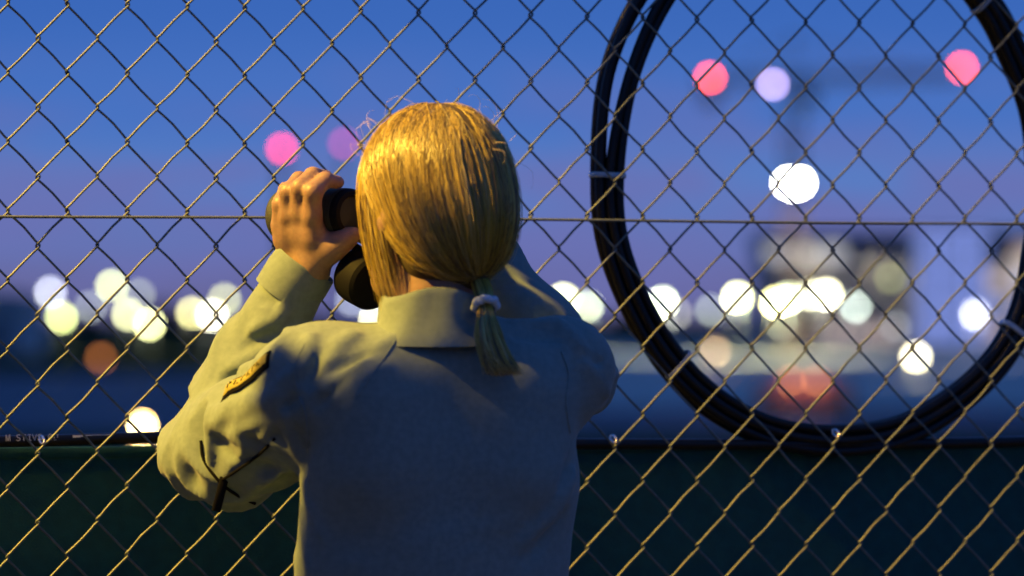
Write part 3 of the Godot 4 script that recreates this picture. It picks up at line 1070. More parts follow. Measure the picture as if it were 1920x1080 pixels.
	for q in [[Vector3(-0.12, 1.385, -0.01), Vector3(-0.217, 1.305, -0.205), Vector3(-0.112, 1.490, -0.176), Vector3(-0.166, 1.405, -0.204)], [Vector3(0.142, 1.395, 0.0), Vector3(0.219, 1.384, -0.164), Vector3(0.114, 1.53, -0.207), Vector3(0.163, 1.455, -0.190)]]:
		inner.cap(Vector3(0, 1.37, 0.01), q[0], 0.05, 0.042, 0.03)
		inner.cap(q[0], q[1], 0.036, 0.026, 0.01)
		inner.cap(q[1], q[3], 0.026, 0.026, 0.01)
		inner.cap(q[3], q[2], 0.026, 0.022, 0.01)
	for s in [-1.0, 1.0]:
		inner.cap(Vector3(s * 0.07, 0.93, 0), Vector3(s * 0.085, 0.50, 0), 0.075, 0.05, 0.03)
		inner.cap(Vector3(s * 0.085, 0.50, 0), Vector3(s * 0.09, 0.10, 0.01), 0.05, 0.034, 0.03)
	inner.mesh(body, Vector3(-0.29, 0.04, -0.26), Vector3(0.30, 1.56, 0.14), 0.014)
	var b := part("body", body.mesh(), mats["skin"], o)
	var nails := Mb.new()
	for q in [[Vector3(-0.081, 1.6185, -0.124), Vector3(0.2, 1, 0.1)], [Vector3(-0.090, 1.6255, -0.144), Vector3(0.2, 1, 0.1)]]:
		nails.lathe(PackedVector2Array([Vector2(-0.001, 0.0045), Vector2(0.0006, 0.0042), Vector2(0.001, 0.0005)]), 12, Transform3D(Basis.looking_at(-(q[1] as Vector3).normalized(), Vector3.RIGHT), q[0]))
	part("fingernails", nails.mesh(), mats["skin"], b)
	for s in [-1.0, 1.0]:
		var eye := Mb.new()
		eye.lathe(PackedVector2Array([Vector2(-0.012, 0.0004), Vector2(-0.0115, 0.0035), Vector2(-0.009, 0.008), Vector2(-0.005, 0.0109), Vector2(0, 0.012), Vector2(0.006, 0.0104), Vector2(0.012, 0.0005)]), 16, head_frame() * Transform3D(Basis(), Vector3(s * 0.032, -0.010, -0.071)))
		var e := part("eye", eye.mesh(), mats["eye white"], b)
		var iris := Mb.new()
		iris.lathe(PackedVector2Array([Vector2(-0.0124, 0.0003), Vector2(-0.0122, 0.004), Vector2(-0.0108, 0.0056)]), 14, head_frame() * Transform3D(Basis(), Vector3(s * 0.032, -0.010, -0.071)))
		part("iris", iris.mesh(), mats["eye iris"], e)
	# trousers and boots
	var tr := Field.new()
	tr.cap(Vector3(0, 0.95, 0), Vector3(0, 0.88, 0), 0.15, 0.155, 0.03, 1.35)
	for s in [-1.0, 1.0]:
		tr.cap(Vector3(s * 0.075, 0.88, 0), Vector3(s * 0.09, 0.50, 0), 0.092, 0.068, 0.03)
		tr.cap(Vector3(s * 0.09, 0.50, 0), Vector3(s * 0.095, 0.10, 0.01), 0.068, 0.052, 0.03)
	var tm := Mb.new()
	tr.mesh(tm, Vector3(-0.2, 0.03, -0.16), Vector3(0.2, 1.10, 0.16), 0.014)
	part("trousers", tm.mesh(), mats["trouser cloth"], o)
	for s in [-1.0, 1.0]:
		var bt := Field.new()
		bt.cap(Vector3(s * 0.095, 0.16, 0.015), Vector3(s * 0.095, 0.06, 0.01), 0.050, 0.050, 0.02)
		bt.cap(Vector3(s * 0.095, 0.045, 0.02), Vector3(s * 0.105, 0.038, -0.15), 0.043, 0.036, 0.02)
		var bm := Mb.new()
		bt.mesh(bm, Vector3(s * 0.1 - 0.08, -0.01, -0.22), Vector3(s * 0.1 + 0.08, 0.24, 0.10), 0.008)
		part("boot", bm.mesh(), mats["boot leather"], o)

# ------------------------------------------------------------------ hair
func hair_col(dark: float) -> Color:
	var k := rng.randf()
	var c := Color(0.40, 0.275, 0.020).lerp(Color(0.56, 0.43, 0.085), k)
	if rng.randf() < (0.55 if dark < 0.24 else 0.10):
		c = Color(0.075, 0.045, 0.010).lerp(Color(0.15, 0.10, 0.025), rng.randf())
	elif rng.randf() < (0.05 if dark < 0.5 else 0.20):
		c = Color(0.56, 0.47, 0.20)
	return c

func make_hair(o: Node3D) -> void:
	var hf := head_frame()
	var size := Vector3(0.0795, 0.089, 0.0965)
	var off := Vector3(0, 0, 0.004)
	var tie := Vector3(0.014, -0.106, 0.067)
	# the scalp under the strands
	var cap := Field.new()
	cap.ell(off + Vector3(0, 0.004, 0.002), size * 0.972, 0.02)
	cap.cap(Vector3(0.004, -0.05, 0.045), tie, 0.040, 0.013, 0.05)
	cap.ell(Vector3(0.0, -0.070, 0.030), Vector3(0.060, 0.054, 0.050), 0.02)
	cap.ell(Vector3(0, -0.075, -0.075), Vector3(0.085, 0.085, 0.075), 0.015, true)
	var cm := Mb.new()
	cap.mesh(cm, Vector3(-0.10, -0.14, -0.12), Vector3(0.10, 0.11, 0.13), 0.005)
	var scalp := Mb.new()
	scalp.add(cm, hf)
	var hair := part("hair", scalp.mesh(), mats["under hair"], o)
	hair.set_meta("label", "blonde hair combed back")
	var mb := Mb.new()
	var clump := FastNoiseLite.new()
	clump.seed = 77
	clump.frequency = 3.0
	# locks: strands that share a course and a tone
	var locks := []
	for i in 230:
		var lu := rng.randf() if rng.randf() > 0.35 else 0.6 + 0.4 * rng.randf()
		locks.append({"u": lu, "wide": lerpf(1.0, rng.randf(), pow(lu, 0.6)), "lift": rng.randf(), "out": rng.randf_range(-0.008, 0.020), "dark": rng.randf(), "jit": Vector3(rng.randf_range(-1, 1), rng.randf_range(-1, 1), rng.randf_range(-1, 1)) * 0.10})
	for i in 11500:
		var lk: Dictionary = locks[rng.randi_range(0, locks.size() - 1)]
		var side := -1.0 if i % 2 == 0 else 1.0
		var loose := rng.randf() < 0.16
		var u: float = rng.randf() if loose else clampf((lk.u as float) + rng.randfn() * 0.034, 0.0, 1.0)
		# start along the parting, from the forehead back to the crown
		var al := deg_to_rad(38.0 + 104.0 * u + rng.randf_range(-4, 4))
		var s := Vector3(side * (0.03 + 0.25 * pow(rng.randf(), 1.5)), sin(al), -cos(al)).normalized()
		var wide: float = lerpf(1.0, rng.randf(), pow(u, 0.6)) if loose else (lk.wide as float) + rng.randfn() * 0.045
		var lift: float = rng.randf() if loose else (lk.lift as float) + rng.randfn() * 0.03
		var c1 := Vector3(side * (1.0 - 0.25 * u) * wide, 0.62 - 0.2 * u, -0.45 + 1.15 * u)
		var c2 := Vector3(side * (0.98 - 0.30 * u) * wide, -0.42 - 0.15 * lift, 0.05 + 0.62 * u)
		var jit: Vector3 = Vector3(rng.randf_range(-1, 1), rng.randf_range(-1, 1), rng.randf_range(-1, 1)) * (0.05 if loose else 0.018) + (Vector3.ZERO if loose else (lk.jit as Vector3))
		var lay: float = 0.965 + 0.055 * pow(rng.randf(), 1.2) + (0.0 if loose else lk.out) + 0.035 * clump.get_noise_2d(u * 5.0, side * 4.0 + wide * 3.0)
		var stray := rng.randf() < 0.018
		var tip := tie + Vector3(rng.randf_range(-1, 1), rng.randf_range(-0.6, 0.6), rng.randf_range(-1, 1)) * 0.011
		var pts := PackedVector3Array()
		var wav := rng.randf() * TAU
		var n := 15
		var end := 1.0 if rng.randf() < 0.9 else rng.randf_range(0.6, 0.97)
		for j in n:
			var t := end * j / (n - 1.0)
			var q := 1.0 - t
			var d := (s * q * q * q + (c1 + jit) * 3.0 * q * q * t + (c2 + jit) * 3.0 * q * t * t + tie.normalized() * 1.15 * t * t * t).normalized()
			var e := d * size
			var rad := 1.0 / sqrt((d.x / size.x) * (d.x / size.x) + (d.y / size.y) * (d.y / size.y) + (d.z / size.z) * (d.z / size.z))
			var l2 := lay + (0.05 * sin(t * 5.0 + wav) * t if stray else 0.006 * sin(t * 9.0 + wav))
			if stray:
				l2 += 0.04
			var p := off + d * rad * l2 * (1.0 - 0.03 * (1.0 - smoothstep(0.0, 0.12, t))) * (1.0 + 0.40 * pow(maxf(0.0, d.dot(Vector3(0, -0.88, 0.47))), 2.6))
			p = p.lerp(tip, smoothstep(0.80, 1.0, t))
			pts.append(hf * p)
		var r := rng.randf_range(0.00028, 0.00050) * (0.6 if stray else 1.0)
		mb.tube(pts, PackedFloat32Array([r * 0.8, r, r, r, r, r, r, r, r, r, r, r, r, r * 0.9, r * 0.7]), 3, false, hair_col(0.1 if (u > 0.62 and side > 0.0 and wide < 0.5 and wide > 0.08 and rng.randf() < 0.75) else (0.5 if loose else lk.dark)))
	# locks hanging loose before the ear
	for i in 190:
		var a := deg_to_rad(rng.randf_range(30, 80))
		var s := Vector3(-rng.randf_range(0.15, 0.55), sin(a), -cos(a) * 0.8).normalized()
		var k := rng.randf()
		var endp := Vector3(-0.052 - 0.012 * rng.randf(), -0.085 - 0.060 * rng.randf(), -0.030 + 0.045 * k)
		var p0 := s * size + off
		var p1 := Vector3(-0.088, 0.035, -0.04 + 0.05 * k)
		var p2 := Vector3(-0.088 - 0.004 * rng.randf(), -0.030, -0.035 + 0.050 * k)
		var pts := PackedVector3Array()
		var wav := rng.randf() * TAU
		for j in 14:
			var t := j / 13.0
			var q := 1.0 - t
			var p := p0 * q * q * q + p1 * 3.0 * q * q * t + p2 * 3.0 * q * t * t + endp * t * t * t
			p += Vector3(0.5, 0, 1) * 0.0025 * sin(t * 7.0 + wav) * t
			pts.append(hf * p)
		var r := rng.randf_range(0.0003, 0.0006)
		mb.tube(pts, PackedFloat32Array([r, r, r, r, r, r, r, r, r, r, r, r * 0.8, r * 0.6, r * 0.3]), 3, false, hair_col(rng.randf()))
	# short flying hairs over the top
	for i in 36:
		var d := Vector3(rng.randf_range(-1, 1), rng.randf_range(0.1, 1), rng.randf_range(-0.6, 1)).normalized()
		var p := d * size * 1.0 + off
		var along := d.cross(Vector3(rng.randf_range(-1, 1), rng.randf_range(-0.3, 0.3), rng.randf_range(-1, 1))).normalized()
		var pts := PackedVector3Array()
		var ln := rng.randf_range(0.015, 0.045)
		for j in 8:
			var t := j / 7.0
			pts.append(hf * (p + along * ln * t + d * (0.022 * sin(t * 2.4)) * rng.randf_range(0.9, 1.0)))
		mb.tube(pts, PackedFloat32Array([0.0002, 0.0002, 0.0002, 0.0002, 0.0002, 0.00015, 0.0001, 0.0001]), 3, false, Color(0.7, 0.55, 0.3))
	var st := part("strands", mb.mesh(true), mats["hair"], hair)
	st.set_meta("kind", "stuff")
	# ponytail
	var tail := Mb.new()
	var way := [hf * tie, Vector3(0.039, 1.486, 0.080), Vector3(0.038, 1.468, 0.095), Vector3(0.036, 1.440, 0.113), Vector3(0.042, 1.413, 0.124), Vector3(0.050, 1.392, 0.130)]
	for i in 900:
		var an := rng.randf() * TAU
		var rr := sqrt(rng.randf())
		var dx := cos(an) * rr
		var dz := sin(an) * rr
		var spread := [0.010, 0.011, 0.0085, 0.015, 0.018, 0.020]
		var pts := []
		var cut := 0.85 + rng.randf_range(-1.3, 0.1) * rng.randf()
		for j in way.size():
			pts.append(way[j] + Vector3(dx, 0.12 * dz, dz * 0.7 + 0.2) * spread[j] + Vector3(rng.randf_range(-1, 1), 0, rng.randf_range(-1, 1)) * 0.0012 * j * 0.4)
		pts[5] = (pts[4] as Vector3).lerp(pts[5], cut) + Vector3(rng.randf_range(-0.004, 0.006), 0, 0)
		var sp := spline(pts, 3)
		var r := rng.randf_range(0.00035, 0.0006)
		tail.tube(sp, PackedFloat32Array([r, r, r, r, r, r, r, r, r, r, r, r, r, r * 0.8, r * 0.6, r * 0.3]), 3, false, hair_col(rng.randf()))
	var tl := part("ponytail", tail.mesh(true), mats["hair"], hair)
	tl.set_meta("kind", "stuff")
	var ring := PackedVector3Array()
	for i in 64:
		var an := TAU * i / 64.0
		var mid := Vector3(0.038, 1.471, 0.0945)
		var axis := Vector3(-0.05, -0.75, 0.6).normalized()
		var e1 := axis.cross(Vector3.RIGHT).normalized()
		var e2 := axis.cross(e1)
		ring.append(mid + (e1 * cos(an) + e2 * sin(an)) * (0.0115 + 0.0012 * sin(an * 7.0)) + axis * 0.001 * sin(an * 11.0))
	var ht := Mb.new()
	ht.tube(ring, PackedFloat32Array([0.0045]), 10, true)
	part("hair_tie", ht.mesh(), mats["hair tie cloth"], hair)

# ------------------------------------------------------------------ binoculars
func make_binoculars() -> void:
	var o := thing("binoculars", "olive and black rubber binoculars held to the woman's eyes in both hands", "binoculars", Vector3(-0.180, 1.5765, -4.188), 0.75)
	for s in [-1.0, 1.0]:
		var tb := Mb.new()
		tb.lathe(PackedVector2Array([Vector2(0.062, 0.001), Vector2(0.062, 0.024), Vector2(0.058, 0.0285), Vector2(0.050, 0.0305), Vector2(0.012, 0.0310), Vector2(-0.006, 0.0300), Vector2(-0.030, 0.0300), Vector2(-0.034, 0.0325), Vector2(-0.054, 0.0330), Vector2(-0.058, 0.0315), Vector2(-0.058, 0.0275), Vector2(-0.050, 0.0262)]), 40, Transform3D(Basis(), Vector3(s * 0.062, 0, 0)))
		var barrel := part("barrel", tb.mesh(), mats["rubber armour"], o)
		var gl := Mb.new()
		gl.lathe(PackedVector2Array([Vector2(-0.0505, 0.0265), Vector2(-0.0525, 0.014), Vector2(-0.0535, 0.0005)]), 32, Transform3D(Basis(), Vector3(s * 0.062, 0, 0)))
		part("objective_lens", gl.mesh(), mats["coated lens"], barrel)
		var rim := Mb.new()
		rim.lathe(PackedVector2Array([Vector2(0.0635, 0.0200), Vector2(0.0655, 0.0215), Vector2(0.0645, 0.0265), Vector2(0.060, 0.0290), Vector2(0.056, 0.0300)]), 40, Transform3D(Basis(), Vector3(s * 0.062, 0, 0)))
		part("end_ring", rim.mesh(), mats["black rubber"], barrel)
		var prism := Field.new()
		prism.cap(Vector3(s * 0.062, 0, 0.035), Vector3(s * 0.034, 0.004, 0.045), 0.024, 0.022, 0.02)
		var pm := Mb.new()
		prism.mesh(pm, Vector3(s * 0.05 - 0.05, -0.04, 0.0), Vector3(s * 0.05 + 0.05, 0.04, 0.08), 0.005)
		part("prism_housing", pm.mesh(), mats["rubber armour"], o)
		var ep := Mb.new()
		ep.lathe(PackedVector2Array([Vector2(0.094, 0.006), Vector2(0.094, 0.0165), Vector2(0.090, 0.0185), Vector2(0.078, 0.0170), Vector2(0.066, 0.0180), Vector2(0.050, 0.0180)]), 28, Transform3D(Basis(), Vector3(s * 0.032, 0.004, 0)))
		part("eyecup", ep.mesh(), mats["black rubber"], o)
	var hinge := Mb.new()
	hinge.lathe(PackedVector2Array([Vector2(0.06, 0.001), Vector2(0.06, 0.009), Vector2(0.02, 0.010), Vector2(-0.02, 0.009), Vector2(-0.02, 0.001)]), 20)
	hinge.box(Transform3D(Basis(), Vector3(0, 0.002, 0.044)), Vector3(0.05, 0.012, 0.016))
	hinge.box(Transform3D(Basis(), Vector3(0, 0.0, 0.0)), Vector3(0.075, 0.010, 0.014))
	part("hinge", hinge.mesh(), mats["black rubber"], o)
	var wheel := Mb.new()
	wheel.lathe(PackedVector2Array([Vector2(0.036, 0.001), Vector2(0.036, 0.012), Vector2(0.022, 0.012), Vector2(0.022, 0.001)]), 24, Transform3D(Basis(), Vector3(0, 0.012, 0)))
	part("focus_wheel", wheel.mesh(), mats["black rubber"], o)
	# a rubber cap hanging below the left barrel
	var cap := Mb.new()
	cap.lathe(PackedVector2Array([Vector2(0.020, 0.001), Vector2(0.020, 0.0290), Vector2(0.016, 0.0325), Vector2(-0.010, 0.0335), Vector2(-0.016, 0.0330), Vector2(-0.016, 0.0295), Vector2(0.010, 0.0285), Vector2(0.012, 0.001)]), 36, Transform3D(Basis(Vector3.RIGHT, 0.35) * Basis(Vector3.UP, -0.1), Vector3(-0.046, -0.0740, 0.066)))
	var cp := part("lens_cap", cap.mesh(), mats["black rubber"], o)
	var strap := Mb.new()
	strap.tube(spline([Vector3(-0.062, -0.028, 0.045), Vector3(-0.056, -0.036, 0.056), Vector3(-0.050, -0.046, 0.070), Vector3(-0.048, -0.058, 0.078)], 6), PackedFloat32Array([0.006]), 8, false, Color.WHITE, 0.3, Vector3(0, 0, 1), true)
	part("cap_strap", strap.mesh(), mats["black rubber"], cp)

# ------------------------------------------------------------------ the airfield beyond
func add_omni(o: Node3D, at: Vector3, col: Color, energy: float, size: float) -> void:
	var l := OmniLight3D.new()
	l.name = "light"
	l.position = at
	l.light_color = col
	l.light_energy = energy
	l.light_size = size
	l.omni_range = 200.0
	l.omni_attenuation = 2.0
	l.shadow_enabled = true
	o.add_child(l)

func add_down(o: Node3D, at: Vector3, col: Color, energy: float, size: float) -> void:
	# a floodlight thrown down on to the ground round the pole
	var l := SpotLight3D.new()
	l.name = "light"
	l.position = at
	l.rotation.x = -PI / 2
	l.light_color = col
	l.light_energy = energy
	l.light_size = size
	l.spot_range = 200.0
	l.spot_angle = 78.0
	l.spot_attenuation = 2.0
	l.shadow_enabled = true
	o.add_child(l)

func lamp_head(o: Node3D, at: Vector3, d: float, col: Color, key: String, strength: float) -> void:
	# a round floodlight facing the fence
	var mat: Material = mats[key] if mats.has(key) else glowing(key, col, strength)
	var hs := Mb.new()
	hs.lathe(PackedVector2Array([Vector2(-0.45 * d, 0.01), Vector2(-0.42 * d, 0.25 * d), Vector2(-0.1 * d, 0.52 * d), Vector2(0.0, 0.60 * d), Vector2(0.03 * d, 0.60 * d), Vector2(0.03 * d, 0.50 * d)]), 20, Transform3D(Basis(), at))
	var h := part("lamp_head", hs.mesh(), mats["steel grey"], o)
	var ls := Mb.new()
	ls.lathe(PackedVector2Array([Vector2(0.0, 0.50 * d), Vector2(0.06 * d, 0.40 * d), Vector2(0.09 * d, 0.2 * d), Vector2(0.10 * d, 0.001)]), 20, Transform3D(Basis(), at))
	part("lens", ls.mesh(), mat, h)

func light_pole(q: Array, label: String) -> void:
	# q: x, height, z, brightness, colour
	var z: float = q[2]
	var d: float = -z * 0.0021
	var b: float = q[3]
	var col: Color = q[4]
	col = Color(col.r * rng.randf_range(0.92, 1.0), col.g * rng.randf_range(0.94, 1.0), clampf(col.b * rng.randf_range(0.80, 1.12), 0.0, 1.0))
	var o := thing("light_pole" if b > 0.8 else "lamp_post", label, "light pole", Vector3(q[0], FIELD_Y, z), 0.0, "lights on the airfield")
	var h: float = q[1] - FIELD_Y
	var p := Mb.new()
	p.tube(PackedVector3Array([Vector3(0, 0, -0.5 * d), Vector3(0, h + 0.2 * d, -0.5 * d)]), PackedFloat32Array([0.09, 0.06]), 10, false, Color.WHITE, 1.0, Vector3.ZERO, true)
	part("pole", p.mesh(), mats["steel grey"], o)
	lamp_head(o, Vector3(0, h, 0), d, col, "glow %s %.2f" % [col.to_html(false), b], b * 23.0)
	if b > 0.3 or label.contains("pinkish"):
		add_down(o, Vector3(0, h - 0.2 * d, 0.35 * d), col, (0.7 if b < 0.3 else minf(1.0, h * h / 20.0)) * b * (60.0 if (q[0] as float) < 0.0 else 190.0), d * 0.4)

func make_airfield() -> void:
	var white := Color(1.0, 1.0, 0.76)
	var pale := Color(0.93, 0.95, 0.90)
	var warm := Color(1.0, 0.80, 0.55)
	var orange := Color(1.0, 0.55, 0.22)
	for q in [
		[[-49.1, 4.4, -380.0, 0.55, pale], "dim white light high up at the far left of the row"],
		[[-41.6, 1.7, -330.0, 0.80, white], "bright white light low at the left end of the row"],
		[[-44.8, 5.3, -400.0, 0.70, white], "bright white light, the highest of the left row"],
		[[-49.5, 3.0, -420.0, 0.25, pale], "faint grey white light below the highest one on the left"],
		[[-37.6, 2.0, -350.0, 0.70, white], "white light in the middle of the left cluster"],
		[[-44.9, 4.5, -430.0, 0.25, pale], "faint white light behind the middle of the left cluster"],
		[[-33.5, 1.1, -330.0, 1.35, white], "brightest and lowest white light of the left cluster"],
		[[-32.2, 2.2, -360.0, 0.70, white], "white light left in the pair beside the woman's sleeve"],
		[[-27.7, 1.9, -330.0, 1.35, white], "brilliant white light right in the pair beside the woman's sleeve"],
		[[-31.4, 3.7, -390.0, 0.42, white], "white light above the pair beside the woman's sleeve"],
		[[-18.8, 3.8, -420.0, 0.30, pale], "pale grey light between the woman's sleeve and neck"],
		[[-12.6, 1.5, -330.0, 1.0, white], "white light showing just left of the woman's collar"],
		[[-27.6, -1.1, -240.0, 0.20, orange], "dim orange lamp low in the dark grass on the left"],
		[[-6.2, -0.3, -60.0, 2.6, warm], "warm white lamp just above the cable beside the woman's elbow"],
		[[4.6, 3.3, -320.0, 1.4, white], "brilliant white light just right of the woman's shoulder"],
		[[7.6, 2.9, -360.0, 0.42, white], "softer white light overlapping the one by the shoulder"],
		[[13.9, 3.1, -330.0, 1.15, white], "white light at the inner left edge of the coil"],
		[[19.3, 2.2, -420.0, 0.25, pale], "faint light behind the one at the coil's left edge"],
		[[21.2, 2.5, -380.0, 0.30, pale], "dim grey light second from the left inside the coil"],
		[[20.2, 3.5, -320.0, 1.35, white], "bright white light third from the left inside the coil"],
		[[22.9, 3.0, -310.0, 1.6, white], "left one of the brilliant merged pair inside the coil"],
		[[25.5, 3.5, -330.0, 1.35, white], "right one of the brilliant merged pair inside the coil"],
		[[27.3, 1.0, -360.0, 0.25, pale], "dim light below the brilliant pair inside the coil"],
		[[29.3, 4.0, -350.0, 0.55, white], "softer white light left of the last bright one in the coil"],
		[[28.2, 3.8, -320.0, 1.35, white], "last bright white light of the row inside the coil"],
		[[32.7, 2.8, -340.0, 0.40, pale], "grey white light right of the bright row inside the coil"],
		[[32.2, 0.9, -300.0, 0.14, pale], "faintest light low before the terminal building"],
		[[22.6, -0.6, -200.0, 1.3, Color(1.0, 0.95, 0.90)], "white lamp low before the dark taxiway on the right"],
		[[36.3, 2.0, -280.0, 0.45, pale], "soft white lamp before the terminal's right part"],
		[[33.9, 5.2, -320.0, 0.16, Color(0.9, 0.9, 0.6)], "dim olive light high before the terminal wall"],
		[[12.5, -0.4, -220.0, 0.16, Color(1.0, 0.85, 0.7)], "dim pinkish lamp low on the lit apron"]]:
		light_pole(q[0], q[1])
	make_crane()
	make_mast("radio_mast", "slim mast with a bright pink red lamp above the woman's hand", Vector3(-20.6, FIELD_Y, -320.0), 18.8, Color(1.0, 0.16, 0.36), 0.9)
	make_mast("radio_mast", "slim mast with a dim purple red lamp beside the woman's head", Vector3(-16.9, FIELD_Y, -360.0), 21.2, Color(0.80, 0.14, 0.50), 0.42)
	make_terminal()
	make_hangar()
	make_barrier()
	make_trees()

func lattice(a: Vector3, b: Vector3, w: float, step: float, side: Vector3, up: Vector3) -> Mb:
	var pairs := []
	var n := int(a.distance_to(b) / step)
	var cs := []
	for s in [[-1, -1], [1, -1], [1, 1], [-1, 1]]:
		cs.append((side * float(s[0]) + up * float(s[1])) * w * 0.5)
	for c in cs:
		pairs.append([a + c, b + c])
	for i in n:
		var p := a.lerp(b, float(i) / n)
		var q := a.lerp(b, float(i + 1) / n)
		for k in 4:
			pairs.append([p + cs[k], q + cs[(k + 1) % 4]])
			pairs.append([p + cs[k], p + cs[(k + 1) % 4]])
	return bars(pairs, 0.07, 5)

func make_mast(called: String, label: String, at: Vector3, h: float, col: Color, b: float) -> void:
	var o := thing(called, label, "mast", at)
	part("lattice", lattice(Vector3.ZERO, Vector3(0, h - 0.5, 0), 0.5, 0.9, Vector3.RIGHT, Vector3(0, 0, 1)).mesh(), mats["steel grey"], o)
	lamp_head(o, Vector3(0, h, 0.2), -at.z * 0.0021, col, "glow " + label, b * 20.0)
	add_omni(o, Vector3(0, h, 0.5), col, b * 0.4, 0.3)

func make_crane() -> void:
	var o := thing("tower_crane", "tall crane behind the apron with red lamps on its long jib", "crane", Vector3(25.3, FIELD_Y, -322.0))
	var top := 25.0
	part("mast", lattice(Vector3.ZERO, Vector3(0, top, 0), 1.5, 1.6, Vector3.RIGHT, Vector3(0, 0, 1)).mesh(), mats["crane steel"], o)
	part("jib", lattice(Vector3(-8.4, top, 0), Vector3(15.6, top + 0.6, 0), 1.1, 1.4, Vector3.UP, Vector3(0, 0, 1)).mesh(), mats["crane steel"], o)
	part("apex", bars([[Vector3(-0.7, top, 0), Vector3(0, top + 4.0, 0)], [Vector3(0.7, top, 0), Vector3(0, top + 4.0, 0)], [Vector3(0, top + 4.0, 0), Vector3(11, top + 1.1, 0)], [Vector3(0, top + 4.0, 0), Vector3(-7, top + 0.5, 0)]], 0.06).mesh(), mats["crane steel"], o)
	part("counterweight", boxed(Vector3(1.6, 2.0, 1.2), Vector3(-7.4, top - 1.2, 0)), mats["wall grey"], o)
	var cab := part("cab", boxed(Vector3(1.3, 1.7, 1.4), Vector3(1.5, top - 1.6, 0.3)), mats["wall pale"], o)
	part("cab_window", boxed(Vector3(1.0, 0.9, 0.04), Vector3(1.5, top - 1.3, 1.03)), mats["coated lens"], cab)
	for q in [[Vector3(-7.5, 25.2, 1.4), Color(1.0, 0.27, 0.15), 1.9, 0.4], [Vector3(15.1, 26.1, 1.4), Color(1.0, 0.27, 0.15), 1.9, 0.4], [Vector3(-1.9, 24.6, 1.6), Color(0.86, 0.74, 1.0), 0.85, 0.3]]:
		lamp_head(o, q[0], 0.66, q[1], "glow crane %.1f" % (q[0] as Vector3).x, (q[2] as float) * 20.0)
		add_omni(o, q[0] + Vector3(0, 0, 0.3), q[1], q[3], 0.3)
	var fl := Node3D.new()
	fl.name = "floodlight_bank"
	o.add_child(fl)
	part("bracket", bars([[Vector3(-1.6, 15.6, 1.5), Vector3(1.4, 15.6, 1.5)], [Vector3(0, 15.6, 0.7), Vector3(0, 15.6, 1.5)]], 0.08).mesh(), mats["steel grey"], fl)
	for q in [Vector3(-0.55, 15.75, 2.0), Vector3(-0.05, 15.5, 2.0), Vector3(0.50, 15.75, 2.0)]:
		lamp_head(fl, q, 0.72, Color(1.0, 0.98, 0.88), "glow flood", 110.0)
	add_down(o, Vector3(-0.1, 15.3, 5.0), Color(1.0, 0.97, 0.86), 260.0, 0.5)

func make_terminal() -> void:
	var o := thing("terminal_building", "long grey terminal building with lit windows at the right edge", "building", Vector3(52, FIELD_Y, -430))
	part("wall", boxed(Vector3(44, 13.5, 16), Vector3(0.0, 6.75, -8)), mats["wall grey"], o)
	part("roof", boxed(Vector3(45, 0.6, 17), Vector3(0.0, 13.8, -8)), mats["roof dark"], o)
	var tower := part("stair_tower", boxed(Vector3(9.0, 14.2, 4), Vector3(0.4, 7.1, 1.9)), mats["wall pale"], o)
	var blue := glowing("cold window light", Color(0.60, 0.66, 0.98), 0.62)
	var cream := glowing("warm window light", Color(1.0, 0.84, 0.70), 0.5)
	var grey := glowing("pale window light", Color(0.92, 0.90, 0.86), 0.75)
	for i in 3:
		for j in 4:
			part("window", boxed(Vector3(2.6, 3.1, 0.14), Vector3(-2.5 + i * 2.9, 2.2 + j * 3.4, 3.95)), mats["steel grey"], tower)
			part("pane", boxed(Vector3(2.42, 2.92, 0.08), Vector3(-2.5 + i * 2.9, 2.2 + j * 3.4, 4.03)), blue, tower)
	for i in 13:
		for j in 4:
			var x := -20.0 + i * 3.3
			if x > -4.6 and x < 5.4:
				continue
			part("window_frame", boxed(Vector3(2.6, 2.0, 0.14), Vector3(x, 1.9 + j * 3.2, 0.05)), mats["steel grey"], o)
			var m: Material = mats["coated lens"]
			if j == 3 and i < 3:
				m = grey
			elif j == 0 and i in [2, 3, 4]:
				m = cream
			elif x > 5.4:
				m = [cream, blue, cream, mats["coated lens"]][(i * 3 + j) % 4]
			part("window_pane", boxed(Vector3(2.42, 1.82, 0.08), Vector3(x, 1.9 + j * 3.2, 0.13)), m, o)
	light_terminal(o)

func light_terminal(o: Node3D) -> void:
	for x in [-16.0, -8.0, 10.0, 18.0]:
		part("wall_lamp", boxed(Vector3(0.4, 0.25, 2.7), Vector3(x, 12.6, 1.4)), mats["steel grey"], o)
		add_down(o, Vector3(x, 12.3, 2.6), Color(1.0, 0.93, 0.78), 40.0, 0.2)

func make_hangar() -> void:
	var o := thing("hangar", "pale low hangar at the far left edge beyond the grass", "building", Vector3(-52, FIELD_Y, -352))
	part("wall", boxed(Vector3(9, 5.2, 12), Vector3(0, 2.6, -6)), mats["wall pale"], o)
	var roof := Mb.new()
	roof.lathe(PackedVector2Array([Vector2(-6.2, 0.01), Vector2(-6.2, 4.8), Vector2(6.2, 4.8), Vector2(6.2, 0.01)]), 32, Transform3D(Basis().scaled(Vector3(1, 0.28, 1)), Vector3(0, 5.0, -6)))
	part("roof", roof.mesh(), mats["wall grey"], o)
	part("door", boxed(Vector3(5.5, 3.8, 0.15), Vector3(0.2, 1.9, 0.06)), mats["steel grey"], o)

